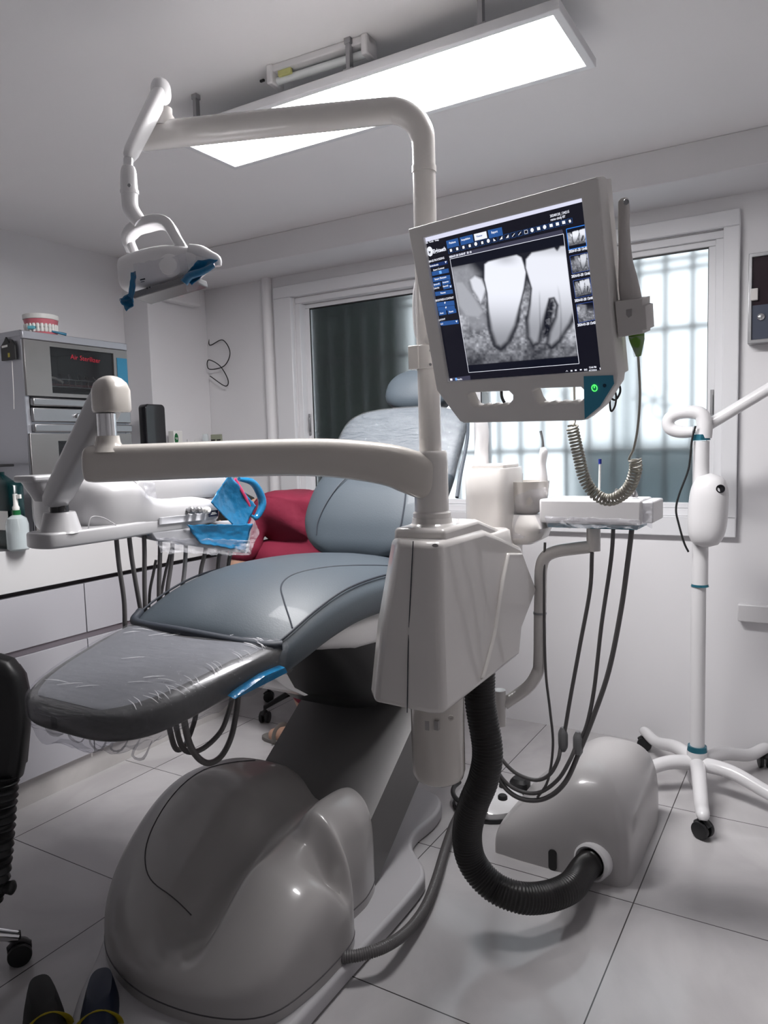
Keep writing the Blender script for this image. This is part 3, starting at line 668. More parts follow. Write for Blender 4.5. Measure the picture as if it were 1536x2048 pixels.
# streaky folds of the film
bm = bmesh.new()
for i in range(46):
    y = rr.uniform(.92, 1.24); hw = np.interp(y, [.895, .98, 1.06, 1.27], [.145, .203, .222, .247]); z = np.interp(y, [.895, .98, 1.06, 1.16, 1.27], [.764, .780, .795, .813, .828]) + .0055
    if i % 3: x0_ = XC + hw * rr.uniform(.75, .93); x1_ = x0_ + rr.uniform(.015, .035); dy = rr.uniform(-.012, .012); z1_ = z - .012
    else: x0_ = XC + hw * rr.uniform(-.85, .6); x1_ = x0_ + rr.uniform(.02, .07); dy = rr.uniform(.0, .05); z1_ = z
    add_tube(bm, [(x0_, y, z), ((x0_ + x1_) / 2, y + dy / 2 + .003, (z + z1_) / 2 + .001), (x1_, y + dy, z1_)], [.0003, .0011, .0003], seg=5, smooth=2)
for k in range(5):
    x = XC - .1 + k * .06
    add_tube(bm, [(x, .90 + k * .01, .695), (x + .01, .91, .675), (x + .015, .93, .667 - .006 * (k % 3)), (x + .02, .95, .69)], [.002, .006, .004, .001], seg=6, smooth=3, flat=(1, .3))
finish(bm, 'film_creases', film('film_gloss', (.95, .95, .97), .45, rough=.08, bump=.2), wrap)['kind'] = 'stuff'
bl = [P(575, 1345, X=-1.0), P(530, 1368, X=-1.005), P(470, 1398, X=-1.01), P(478, 1390, X=-1.01), P(530, 1352, X=-1.005), P(570, 1335, X=-1.0)]
bm = bmesh.new(); vs = [bm.verts.new(p) for p in bl] + [bm.verts.new(p + V((-.02, 0, .004))) for p in bl]
n_ = len(bl)
bm.faces.new(vs[:n_]); bm.faces.new(vs[n_:][::-1])
for k in range(n_): bm.faces.new((vs[k], vs[(k + 1) % n_], vs[n_ + (k + 1) % n_], vs[n_ + k]))
lab(finish(bm, 'blue_tape_strip', M_BLUE, leg, smooth=0), 'strip of bright blue film under the leg rest')
# white curved hinge cover under the joint
hc = [P(548, 1358, X=-1.09), P(575, 1378, X=-1.09), P(610, 1392, X=-1.09), P(618, 1390, X=-1.09), P(590, 1375, X=-1.09), P(570, 1340, X=-1.09)]
bm = bmesh.new(); vs = [bm.verts.new(p) for p in hc] + [bm.verts.new(p + V((-.3, 0, 0))) for p in hc]
bm.faces.new(vs[:6]); bm.faces.new(vs[6:][::-1])
for k in range(6): bm.faces.new((vs[k], vs[(k + 1) % 6], vs[6 + (k + 1) % 6], vs[6 + k]))
finish(bm, 'hinge_cover', M_WHITE, dc, bevel=0.002)
# backrest
b0 = V((XC, 1.955, .882)); b1 = V((XC, 2.33, 1.365)); bax = (b1 - b0).normalized(); bn = V((0, -bax.z, bax.y)); BL = (b1 - b0).length
def bring(t, hw, th, off=0.0, p=2.8, n=56, top=0.0):
    r = []
    for x, q in sect(0, 0, hw, th / 2, p, n):
        u = x / max(hw, .01)
        pt = b0 + V((x, 0, 0)) + bax * (t * BL - top * u * u) + bn * (q + off + .018 * (u * u))
        r.append(pt)
    return r
secs = catmull([(-.01, .05, .03, .01, 0), (.0, .11, .06, .01, 0), (.035, .165, .09, .012, 0), (.09, .205, .11, .012, 0), (.2, .238, .125, .015, 0), (.36, .250, .125, .012, 0), (.5, .25, .10, .0, 0), (.62, .245, .09, -.002, 0), (.78, .243, .095, 0, .005), (.9, .232, .09, 0, .015), (.965, .20, .07, 0, .02), (.995, .15, .04, 0, .02)], 4)
bk = loft('backrest', [bring(a, b, c_, d, top=e) for a, b, c_, d, e in secs], M_LEATHER, dc)
def bp(x, t, d): return tuple(b0 + V((x, 0, 0)) + bax * (t * BL) + bn * (d + .018 * (x / .26) ** 2))
bm = bmesh.new()
for s in (-1, 1):
    add_tube(bm, [bp(s * .10, .52, .052), bp(s * .125, .40, .072), bp(s * .145, .28, .076), bp(s * .155, .16, .072), bp(s * .15, .08, .060)], .0022, seg=6)
add_tube(bm, [bp(x, .53 - .03 * (x / .25) ** 2, .050) for x in (-.24, -.12, 0, .12, .24)], .002, seg=6)
finish(bm, 'seam', M_SEAM_SHADE, bk)
bm = bmesh.new(); add_tube(bm, [bp(.235, .88, -.01), bp(.252, .75, -.012), bp(.262, .55, -.016), bp(.272, .4, -.02)], .006, seg=8)
finish(bm, 'edge_piping', M_LEATHER_D, bk)
bm = bmesh.new()
add_loft(bm, [bring(t_, hw_ + .004, th_ + .012, off_, top=tp_) for t_, hw_, th_, off_, tp_ in secs[24:]], cap=False)
finish(bm, 'backrest_film', film('loose_film', (.9, .92, .95), .10, rough=.05, bump=1.0, bscale=16, stretch=(1, 3, 3)), bk, smooth=80)
# headrest
hcn = V((XC + .02, 2.36, 1.438)); hn = V((0, -.86, .5)).normalized(); hu = V((0, .5, .86)).normalized()
rings = []
for t in np.linspace(-1, 1, 17):
    s = math.sqrt(max(1 - abs(t) ** 2.3, 0.0012)); rings.append([hcn + hn * (.042 * t) + V((x, 0, 0)) + hu * y for x, y in sect(0, 0, .140 * s ** .8, .083 * s ** .8, 2.5, 40)])
hr = loft('headrest', rings, M_LEATHER, dc)
rings = [[hcn - hn * d + V((x, 0, 0)) + hu * (y - .02) for x, y in sect(0, 0, .118 * s, .066 * s, 2.5, 40)] for d, s in ((.0, 1.0), (.03, 1.0), (.05, .85))]
loft('headrest_base', rings, M_LEATHER_D, hr)
tube('headrest_stem', [tuple(hcn - hn * .03 - hu * .03), tuple(b1 - bn * .01 - bax * .05)], .02, M_CHROME, dc, smooth=0)
# hoses drooping under the leg rest
bm = bmesh.new()
tube('supply_hose', [tuple(P(362, 1405, X=-1.15)), tuple(P(380, 1490, X=-1.2)), tuple(P(410, 1525, X=-1.25)), tuple(P(440, 1515, X=-1.28)), tuple(P(462, 1475, X=-1.3)), tuple(P(473, 1420, X=-1.3)), tuple(P(478, 1370, X=-1.3))], .0075, M_GREYHOSE, dc)
tube('supply_hose', [tuple(P(345, 1415, X=-1.2)), tuple(P(365, 1495, X=-1.25)), tuple(P(400, 1500, X=-1.3)), tuple(P(440, 1465, X=-1.3)), tuple(P(458, 1420, X=-1.3)), tuple(P(470, 1370, X=-1.3))], .0065, M_GREYHOSE, dc)
tube('supply_hose', [tuple(P(332, 1425, X=-1.2)), tuple(P(350, 1495, X=-1.3)), tuple(P(370, 1490, X=-1.35)), tuple(P(388, 1445, X=-1.38)), tuple(P(395, 1410, X=-1.38))], .0065, M_GREYHOSE, dc)

# ------------------------------------------------------------------ dental unit beside the chair
PX, PY = -.742, 1.45
du = thing('dental_unit', 'cream dental unit cabinet with tall post and two swing arms beside the chair', 'dental unit', (PX, PY, .68))
prf = [(1.306, .690), (1.300, .86), (1.322, 1.045), (1.56, 1.045), (1.66, 1.018), (1.785, .978), (1.885, .85), (1.765, .765), (1.745, .700)]
bm = bmesh.new()
def xl_(z): return -.798 - max(0, 1.045 - z) * .165
def xr_(z): return -.655 - max(0, z - .9) * .05
add_loft(bm, [[(xl_(z), y + .05 if i < 3 else y, z) for i, (y, z) in enumerate(prf)], [(xl_(z) + .035, y + .008 if i < 3 else y, z) for i, (y, z) in enumerate(prf)], [(xr_(z) - .03, y - .001, z) for y, z in prf], [(xr_(z), y + .012 if i < 3 else y, z) for i, (y, z) in enumerate(prf)]])
body = finish(bm, 'cabinet_body', M_CREAM, du, smooth=30, bevel=0.014, bseg=4)
bm = bmesh.new(); sp2 = catmull([(1.50, .712), (1.575, .80), (1.625, .90), (1.68, .975)], 5) + [(1.772, .962), (1.862, .852), (1.75, .775), (1.73, .712)]
add_loft(bm, [[(xr_(z) - .004, y, z) for y, z in sp2], [(xr_(z) + .007, y, z) for y, z in sp2]])
finish(bm, 'side_panel', M_CREAM, body, smooth=30, bevel=0.005, bseg=3)
bm = bmesh.new(); sp2 = [(1.365, 1.03), (1.37, 1.066), (1.545, 1.070), (1.70, 1.026), (1.705, 1.0)]
add_loft(bm, [[(-.795, y, z) for y, z in sp2], [(-.672, y, z) for y, z in sp2]])
finish(bm, 'raised_top', M_CREAM, body, smooth=30, bevel=0.010, bseg=3)
lathe('screw_recess', [(.007, 0), (.007, .002)], P(871, 1091, Y=1.318), M_DIRTY, body, axis=(0.05, -1, 0.1), seg=16, sy=.5)
ps = [P(828, 1082, Y=1.323), P(823, 1180, Y=1.314), P(818, 1300, Y=1.306), P(816, 1424, Y=1.311)]
tube('panel_seam', [tuple(p + V((0, -.0035, 0))) for p in ps], .0012, M_SEAM_SHADE, body, seg=6)
c = P(903, 1432, X=-.655); lathe('corner_screw', [(.006, 0), (.006, .002), (.003, .002), (.003, .0005)], c + V((.003, -.01, 0)), M_CREAM2, body, axis=(.5, -.85, 0), seg=16)
box_loft('top_step', [(-.715, 1.665, .985, .055, .085), (-.715, 1.665, 1.025, .05, .08), (-.715, 1.66, 1.03, .045, .075)], M_CREAM, body, p=5)
# filter canister
lathe('filter_canister', [(0, .485), (.045, .487), (.056, .495), (.060, .51), (.060, .72)], (PX + .005, PY - .005, 0), M_CREAM2, du)
bm = bmesh.new()
for px in (856, 874): add_box(bm, *[tuple(q) for q in (P(px - 6, 1460, Y=1.385), P(px + 6, 1440, Y=1.395))])
finish(bm, 'vent_slot', M_DIRTY, du, smooth=0)
# post
lathe('post_base', [(.05, 1.05), (.05, 1.066), (.045, 1.07), (.043, 1.082)], (PX, PY, 0), M_CREAM, du)
lathe('swivel_hub', [(.0415, 1.078), (.0415, 1.092), (.0375, 1.096), (.0372, 1.205), (.0372, 1.222), (.034, 1.228)], (PX, PY, 0), M_CREAM, du)
ARCZ = 1.965
post = lathe('post', [(.0245, 1.2), (.0245, 1.83)], (PX, PY, 0), M_CREAM, du)
lathe('post_collar', [(.0262, 1.815), (.0262, 1.828)], (PX, PY, 0), M_CREAM, post)
c = P(285, 274, Y=1.235)
d_ = V((c.x - PX, c.y - PY, 0)).normalized(); zz0 = P(800, 222, Y=1.44).z
pts = [(PX, PY, 1.825), (PX, PY, zz0 - .075)]
for k in range(1, 7):
    a = math.pi / 2 * k / 6; q = V((PX, PY, zz0 - .075)) + d_ * (.075 * (1 - math.cos(a))) + V((0, 0, .075 * math.sin(a))); pts.append(tuple(q))
e0 = V(pts[-1]); nA = 5
for k in range(1, nA + 1): pts.append(tuple(e0.lerp(c, k / nA)))
la = tube('lamp_arm', pts, [.0245] * 2 + [.0265] * 6 + [.028, .0285, .029, .0295, .030], M_CREAM, du, seg=28, smooth=3)
lathe('lamp_arm_cap', [(.0295, 0), (.026, .006), (.015, .009), (0, .0095)], c, M_CREAM, la, axis=d_)
lc = c - d_ * .055
sa = P(318, 232, Y=lc.y); lathe('lamp_arm_socket', [(.030, 0), (.024, .022), (.019, .03), (.019, .043)], (lc.x, lc.y, c.z + .012), M_CREAM, la)
# clamp for the handpiece on the post
bm = bmesh.new(); q0 = P(845, 740, Y=PY); q1 = P(845, 693, Y=PY)
add_lathe(bm, [(.0285, q0.z), (.0285, q1.z)], (PX, PY, 0)); add_box(bm, (PX - .034, PY - .03, q0.z), (PX - .008, PY + .02, q1.z))
cl = finish(bm, 'post_clamp', M_CREAM, post, bevel=0.002)
for py in (701, 729): lathe('clamp_screw', [(.003, 0), (.003, .002)], P(861, py, Y=PY - .03), M_STEEL, cl, axis=(.3, -.95, 0), seg=12)
tube('holder_cone', [tuple(P(845, 690, Y=PY + .03)), tuple(P(847, 676, Y=PY + .03)), tuple(P(843, 655, Y=PY + .03)), tuple(P(838, 600, Y=PY + .03)), tuple(P(840, 560, Y=PY + .03)), tuple(P(846, 548, Y=PY + .03))], [.014, .017, .018, .015, .01, .003], M_WHITE, post, seg=20)
# delivery arm
ae = P(172, 929, Y=.985); hub = V((PX, PY, 0)); 
def A_(px, py, t): return P(px, py, D=1.60 - .06 * t)
ctrl = [(868, 958, .046, .022), (850, 955, .048, .030), (815, 942, .048, .036), (785, 932, .046, .038), (740, 924, .044, .037), (660, 916, .0415, .036), (560, 915, .0395, .035), (430, 919, .039, .034), (300, 924, .039, .034), (215, 927, .039, .034), (185, 928, .0385, .033), (173, 928, .034, .028), (168, 928, .022, .018)]
rings = []
depth0 = 1.614; depth1 = 1.545
cc = [P(px, py, D=depth0 + (depth1 - depth0) * (868 - px) / 700) for px, py, _, _ in ctrl]
q = catmull([(*p, a[2], a[3]) for p, a in zip(cc, ctrl)], 5)
for i, (x, y, z, rv, rh) in enumerate(q):
    a = V(q[max(i - 1, 0)][:3]); b = V(q[min(i + 1, len(q) - 1)][:3]); t = (b - a).normalized(); up = V((0, 0, 1)); up = (up - t * up.dot(t)).normalized(); sd = t.cross(up)
    rings.append([V((x, y, z)) + sd * u + up * v for u, v in sect(0, 0, rh, rv, 3.0, 36)])
da = loft('delivery_arm', rings, M_CREAM2, du, smooth=60)
js = P(216, 893, D=depth1 + .004)
lathe('arm_socket', [(.040, -.012), (.031, 0), (.026, .008), (.024, .022)], js, M_CREAM2, da)

# ------------------------------------------------------------------ delivery tray (instrument head) on its link arm
dt = thing('instrument_unit', 'pale instrument delivery unit with hanging hoses left of the chair', 'dental instrument unit', tuple(P(110, 1060, X=-1.62)))
jt = P(216, 850, D=depth1 + .004)
lathe('elbow_pin', [(.0195, 0), (.0195, .05)], js + V((0, 0, .018)), M_CHROME, dt)
eb = P(222, 792, D=depth1)
# elbow cap: rounded hood
rings = []
zE0 = P(222, 825, D=depth1).z; zE1 = P(222, 752, D=depth1).z; hE = zE1 - zE0
for t in (0, .06, .3, .6, .8, .92, .98, 1.0):
    s = 1 if t < .55 else math.sqrt(max(0, 1 - ((t - .55) / .46) ** 2)); s = max(s, .12); s *= (.93 if t == 0 else 1)
    rings.append([(x, y, zE0 + hE * t) for x, y in sect(eb.x, eb.y, .034 * s, .034 * s, 3.5, 32)])
loft('elbow_cap', rings, M_CREAM2, dt, smooth=60)
e1 = P(214, 800, D=depth1 + .01); e2 = P(112, 998, D=1.70)
dl = (e2 - e1); xl = dl.normalized(); yl = V((0, 0, 1)).cross(xl).normalized(); zl = xl.cross(yl)
fm = Matrix((xl, yl, zl)).transposed().to_4x4(); fm.translation = e1; Ld = dl.length
bm = bmesh.new(); add_loft(bm, [[fm @ V((x, u, v)) for u, v in sect(0, 0, .026, h, 5, 28)] for x, h in ((-.02, .030), (.02, .034), (Ld * .5, .030), (Ld - .03, .027), (Ld + .005, .020), (Ld + .012, .012))])
lk = finish(bm, 'link_arm', M_UNIT, dt, smooth=50)
bm = bmesh.new(); add_loft(bm, [[fm @ V((x, .0265 * s + 0, 0)) + zl * v + yl * u for u, v in sect(0, 0, .0012, .007, 4, 12)] for s in (-1,) for x in (.05, Ld - .05)])
finish(bm, 'cover_groove', M_DIRTY, lk)
for k, (px, py) in enumerate(((191, 820), (185, 829))):
    lathe('cover_screw', [(.005, 0), (.005, .004)], P(px, py, D=depth1 + .012), M_CHROME, lk, axis=(.45, -.88, 0), seg=12)
wj = P(118, 1012, D=1.715); zc0 = P(118, 1062, D=1.715).z
lathe('wrist_joint', [(.020, -.018), (.022, 0), (.020, .014)], wj - V((0, 0, .006)), M_BLACKG, dt)
lathe('wrist_cone', [(.050, zc0 - .004), (.046, zc0 + .002), (.036, wj.z - .018), (.034, wj.z - .014)], (wj.x, wj.y, 0), M_UNIT, dt)
# base arm plate below
zb = zc0 - .037
plate('base_arm', [catmull([(wj.x + .045, wj.y - .03), (wj.x + .047, wj.y + .10), (wj.x + .036, wj.y + .22), (wj.x + .02, wj.y + .40), (wj.x - .10, wj.y + .42), (wj.x - .11, wj.y + .3), (wj.x - .065, wj.y + .12), (wj.x - .06, wj.y - .03), (wj.x - .03, wj.y - .062), (wj.x + .025, wj.y - .062)], 5, True)], frame((0, 0, zb + .020), (1, 0, 0), (0, 1, 0)), .036, M_UNIT, dt, bevel=0.006)
# head body: a long rounded tub running away from the camera
xh = wj.x + .035
def hring(y, x0_, x1_, z0_, z1_, p=3.2): return [(x, y, z) for x, z in sect((x0_ + x1_) / 2, (z0_ + z1_) / 2, (x1_ - x0_) / 2, (z1_ - z0_) / 2, p, 40)]
by = wj.y + .08; zt_ = P(300, 955, X=xh).z; zlo = P(380, 1066, X=xh).z; zhi = P(400, 990, X=xh).z
yq = lambda px: P(px, 1020, X=xh).y
secs = [(by, xh - .22, xh - .06, zlo + .05, zt_ - .02), (by + .02, xh - .28, xh - .03, zlo + .025, zt_), (by + .055, xh - .33, xh - .008, zlo + .012, zt_ + .004), (yq(285), xh - .34, xh, zlo + .002, zt_ + .004),
        (yq(310), xh - .34, xh, zlo, zhi + .02), (yq(345), xh - .34, xh, zlo, zhi + .002), (yq(405), xh - .34, xh - .005, zlo + .001, zhi), (yq(440), xh - .33, xh - .015, zlo + .006, zhi - .012), (yq(458), xh - .30, xh - .04, zlo + .02, zhi - .022), (yq(464), xh - .26, xh - .08, zlo + .03, zhi - .035)]
hb_ = loft('unit_body', [hring(*s, p=4) for s in catmull(secs, 3)], M_UNIT, dt, smooth=60)
tb_ = loft('work_tray', [hring(y, xh - .33, xh - .04, zhi - .02, z1_, 6) for y, z1_ in ((yq(300), zt_ - .004), (yq(306), zt_ + .003), (yq(470), zt_ + .003), (yq(476), zt_ - .006))], M_UNIT, dt)
rim = [P(62, 962, X=xh - .06), P(140, 950, X=xh - .06)]
box('tray_rim', (xh - .13, rim[0].y, rim[0].z - .004), (xh - .05, rim[1].y, rim[0].z + .012), M_UNIT, hb_, bevel=0.006, bseg=3)
loft('rim_skirt', [[(x, y, rim[0].z - k * .05) for x, y in sect(xh - .09, (rim[0].y + rim[1].y) / 2 + k * .015, .036 - .01 * k, (rim[1].y - rim[0].y) / 2 - .005 - k * .015, 4, 28)] for k in (0, .5, 1)], M_UNIT, hb_)
# film hanging on the far left corner
rr = random.Random(9)
def crumple(name, outline, off, m, parent, amp=.006, n=14):
    """crumpled sheet over a four-cornered patch, with thickness"""
    a, b, c_, d = [V(p) for p in outline]; g = []
    nn = (b - a).cross(d - a).normalized(); bm = bmesh.new()
    for i in range(n + 1):
        row = []
        for j in range(n + 1):
            u, v = i / n, j / n; p = a.lerp(b, u).lerp(d.lerp(c_, u), v)
            k = noise.noise(p * 45) + .6 * noise.noise(p * 110); e = 1 if 0 < i < n and 0 < j < n else 1.6
            p = p + nn * (off * math.sin(math.pi * u) * math.sin(math.pi * v) + amp * k * e) + V((0, 0, amp * .8 * noise.noise(p * 60 + V((5, 5, 5))) * e))
            row.append(bm.verts.new(p))
        g.append(row)
    for i in range(n):
        for j in range(n): bm.faces.new((g[i][j], g[i + 1][j], g[i + 1][j + 1], g[i][j + 1]))
    o = finish(bm, name, m, parent, smooth=70)
    s = o.modifiers.new('solid', 'SOLIDIFY'); s.thickness = .0012
    return o
crumple('film_corner', [P(62, 965, X=xh - .08), P(110, 960, X=xh - .04), P(112, 1010, X=xh - .05), P(85, 1000, X=xh - .07)], .01, M_FILM, hb_)
crumple('film_fold', [P(285, 965, X=xh + .005), P(310, 965, X=xh + .005), P(312, 1000, X=xh + .005), P(290, 998, X=xh + .005)], .004, M_FILM, hb_, amp=.004)
# scale strip, three valves and badge on the side
xs_ = xh + .003
def SP(px, py, x=None): return P(px, py, X=x if x is not None else xs_)
stp = crumple('scale_strip', [SP(318, 1035), SP(410, 1026), SP(410, 1040), SP(318, 1050)], .002, mat('scale_strip', (.55, .55, .58), .4), hb_, amp=.0005)
for px, m_ in ((377, M_STEEL), (391, M_STEEL), (408, M_TOOTH)):
    c = SP(px, 1020); bm = bmesh.new()
    add_lathe(bm, [(.006, -.02), (.006, .008), (.0095, .009), (.0095, .02), (.005, .024)], c, axis=(1, -.2, 0), seg=16)
    finish(bm, 'valve_knob', m_, hb_)
bd = plate('badge', [[(0, 0), (.036, 0), (.036, .017), (0, .017)]], frame(SP(418, 1034, xs_ - .003), (0, 1, 0), (0, 0, 1)), .003, mat('badge_navy', (.01, .015, .04), .3), hb_)
plate('badge_marks', [[(.008, .006), (.031, .006), (.031, .008), (.008, .008)], [(.012, .010), (.028, .010), (.026, .012), (.012, .012)]], frame(SP(418, 1034, xs_ - .001), (0, 1, 0), (0, 0, 1)), .001, M_TOOTH, bd)
tube('wire_handle', [tuple(P(176, 1060, X=xh + .003)), tuple(P(182, 1035, X=xh + .005)), tuple(P(205, 1035, X=xh + .006)), tuple(P(232, 1050, X=xh + .006))], .0014, M_UNIT, hb_, seg=6)
# blue wrapped handle panel at the head end
bh = [P(432, 1015, X=xh + .006), P(452, 962, X=xh + .006), P(486, 962, X=xh - .02), P(508, 1020, X=xh - .02), P(495, 1062, X=xh + .0)]
crumple('blue_wrapped_panel', [P(420, 1005, X=xh + .012), P(458, 948, X=xh + .012), P(512, 1012, X=xh - .01), P(484, 1068, X=xh + .0)], .012, M_BLUE, dt, amp=.002, n=24)
bm = bmesh.new(); hpts = [P(478, 958, X=xh - .03), P(505, 965, X=xh - .03), P(521, 990, X=xh - .03), P(524, 1012, X=xh - .03), P(512, 1035, X=xh - .03), P(500, 1030, X=xh - .03)]
add_tube(bm, [tuple(p) for p in hpts], [.006, .011, .013, .013, .009, .004], seg=14); lab(finish(bm, 'wrapped_handle', M_BLUE, dt), 'handle wrapped in blue film')
crumple('film_skirt', [P(505, 1035, X=xh - .02), P(518, 1065, X=xh - .02), P(500, 1108, X=xh - .02), P(478, 1095, X=xh)], .01, M_FILM, dt, amp=.004)
tube('pink_strip', [tuple(P(470, 958, X=xh + .003)), tuple(P(486, 985, X=xh + .0)), tuple(P(500, 1012, X=xh - .01))], .006, mat('pink_strip_plastic', (.5, .04, .12), .3), dt, flat=(1, .4))
# instrument holder below
ih = [P(300, 1062, X=xh + .0), P(505, 1048, X=xh), P(498, 1108, X=xh), P(310, 1082, X=xh)]
bm = bmesh.new(); vs = [bm.verts.new(p) for p in ih] + [bm.verts.new(p + V((-.09, 0, .01))) for p in ih]
for f in ((0, 1, 2, 3), (7, 6, 5, 4), (0, 4, 5, 1), (1, 5, 6, 2), (2, 6, 7, 3), (3, 7, 4, 0)): bm.faces.new([vs[i] for i in f])
hol = finish(bm, 'instrument_holder', mat('holder_plastic', (.35, .35, .37), .4), dt, bevel=0.006)
crumple('blue_film', [P(372, 1050, X=xh + .008), P(505, 1048, X=xh + .008), P(490, 1102, X=xh + .008), P(400, 1086, X=xh + .008)], .008, M_BLUE, hol, amp=.003, n=20)
crumple('blue_film', [P(292, 1070, X=xh - .015), P(372, 1060, X=xh - .01), P(368, 1090, X=xh - .01), P(320, 1080, X=xh - .01)], .006, M_FILMB, hol, amp=.003)
crumple('clear_film', [P(310, 1075, X=xh + .004), P(500, 1080, X=xh + .012), P(498, 1112, X=xh + .012), P(320, 1104, X=xh + .004)], .008, M_FILM, hol, amp=.006, n=22)
# hanging hoses
HS = [((232, 1072), (238, 1130), (248, 1200), (250, 1260)), ((258, 1072), (264, 1120), (274, 1180), (285, 1240)), ((288, 1068), (289, 1110), (289, 1170), (291, 1240)), ((320, 1062), (320, 1110), (318, 1170), (318, 1230)),
      ((346, 1060), (343, 1120), (336, 1170), (332, 1210)), ((372, 1058), (371, 1110), (368, 1150), (362, 1190)), ((414, 1080), (409, 1110), (402, 1140), (398, 1180)), ((440, 1082), (438, 1110), (436, 1130), (434, 1160)), ((464, 1086), (462, 1105), (458, 1120), (455, 1150)),
      ((312, 1120), (306, 1150), (300, 1180), (298, 1215)), ((342, 1100), (332, 1140), (325, 1175), (320, 1210))]
for i, h in enumerate(HS):
    r = .006 if i not in (9, 10) else .004
    tube('instrument_hose', [tuple(P(px, py, X=xh - .03 - (.03 if i > 8 else 0))) for px, py in h], r, M_GREYHOSE2 if i in (5,) else M_GREYHOSE, dt, seg=10)

# ------------------------------------------------------------------ operating light
ol = thing('operating_light', 'white dental operating light wrapped in clear and blue film, hanging from the top arm', 'dental lamp', tuple(lc + V((0, 0, .03))))
lathe('pin', [(.0125, 0), (.0125, .03)], (lc.x, lc.y, c.z - .001 + 0), M_CHROME, ol) if False else None
dL = (lc - V((0, 0, HC))).dot(ROT @ V((0, 0, -1)))
jz = P(317, 222, D=dL)
lathe('swivel_pin', [(.0125, 0), (.0125, .034)], jz - V((0, 0, .006)), M_CHROME, ol)
k0 = P(322, 185, D=dL - .0); k1 = P(258, 314, D=dL - .16)
dl = k1 - k0; xl = dl.normalized(); yl = V((0, 0, 1)).cross(xl).normalized(); zl = xl.cross(yl); fm = Matrix((xl, yl, zl)).transposed().to_4x4(); fm.translation = k0; Ld = dl.length
bm = bmesh.new(); add_loft(bm, [[fm @ V((x, u, v)) for u, v in sect(0, 0, h * .8, h, 3.2, 28)] for x, h in ((-.012, .010), (0, .0165), (.03, .0195), (Ld * .5, .0180), (Ld - .02, .0155), (Ld, .0125), (Ld + .006, .007))])
finish(bm, 'spring_arm', M_LAMPW, ol, smooth=55)
rings = []
for t in np.linspace(-1, 1, 13):
    k = max((1 - abs(t) ** 2.6) ** (1 / 2.2), .06); rings.append([(x, y, k0.z + .002 + .030 * t) for x, y in sect(k0.x, k0.y, .0195 * k, .0215 * k, 2.6, 28)])
loft('elbow_cap', rings, M_LAMPW, ol, smooth=60)
dH = dL - .16
def LP(px, py, d=0.0): return P(px, py, D=dH + d)
tube('lower_pin', [tuple(LP(257, 318)), tuple(LP(257, 340))], .010, M_CHROME, ol, smooth=0)
tube('neck', [tuple(LP(p_, y_)) for p_, y_ in ((257, 334), (257, 345), (258, 372), (259, 382), (259, 388), (261, 415), (270, 432), (281, 446))], [.012, .0155, .017, .017, .0165, .016, .0155, .014], M_LAMPW, ol, seg=24, smooth=4)
lathe('neck_collar', [(.0185, -.003), (.0185, .004)], LP(259, 385), M_LAMPW, ol)
lathe('neck_screw', [(.0035, 0), (.0035, .002)], LP(259, 371, -.018), M_STEEL, ol, axis=(.45, -.88, 0), seg=12)
# yoke
yk = [(262, 498, .06), (258, 478, .04), (268, 460, .02), (290, 450, .01), (318, 444, -.01), (338, 452, -.02), (352, 475, -.03), (366, 498, -.035), (373, 512, -.035)]
q = catmull([(*LP(a, b, d), r) for (a, b, d), r in zip(yk, (.010, .012, .013, .014, .0135, .0135, .0125, .0125, .011))], 4)
rings = []
for i, (x, y, z, r) in enumerate(q):
    a = V(q[max(i - 1, 0)][:3]); b = V(q[min(i + 1, len(q) - 1)][:3]); t_ = (b - a).normalized(); s_ = (ROT @ V((0, 0, -1))); s_ = (s_ - t_ * s_.dot(t_)).normalized(); o_ = t_.cross(s_)
    rings.append([V((x, y, z)) + s_ * u + o_ * v for u, v in sect(0, 0, r * 1.35, r * .8, 6, 20)])
yo = loft('yoke', rings, M_LAMPW, ol, smooth=50)
tube('inner_bracket', [tuple(LP(a, b, .03)) for a, b in ((262, 488), (272, 510), (286, 528))], .009, M_LAMPW, ol, seg=14)
# lamp head: long rounded shell
ha = LP(262, 556, .04); hbb = LP(428, 520, -.05); hx = (hbb - ha).normalized(); hz = V((0, 0, 1)); hz = (hz - hx * hz.dot(hx)).normalized(); hy_ = hz.cross(hx)
HL = (hbb - ha).length
def hsec(t, rz, ry, oz=0, p=2.8): return [ha + hx * (HL * t) + hy_ * u + hz * (v + oz) for u, v in sect(0, 0, ry, rz, p, 32)]
hs = catmull([(0.0, .022, .030, .002), (.015, .033, .040, .002), (.06, .037, .045, .002), (.3, .039, .048, .004), (.52, .038, .048, .004), (.66, .033, .044, .004), (.78, .025, .036, .005), (.90, .017, .026, .004), (1.0, .010, .016, .0)], 3)
head = loft('lamp_head', [hsec(*s, p=3.8) for s in hs], M_LAMPW, ol, smooth=60)
pv = LP(376, 513, -.062); lathe('pivot_cap', [(.015, 0), (.013, .010), (.006, .013), (0, .0135)], pv + V((0, .01, 0)), M_LAMPW, head, axis=(.45, -.88, .1))
lathe('pivot_cap', [(.022, 0), (.020, .012), (.01, .018), (0, .019)], LP(342, 532, -.052), M_LAMPW, head, axis=(.45, -.88, .1))
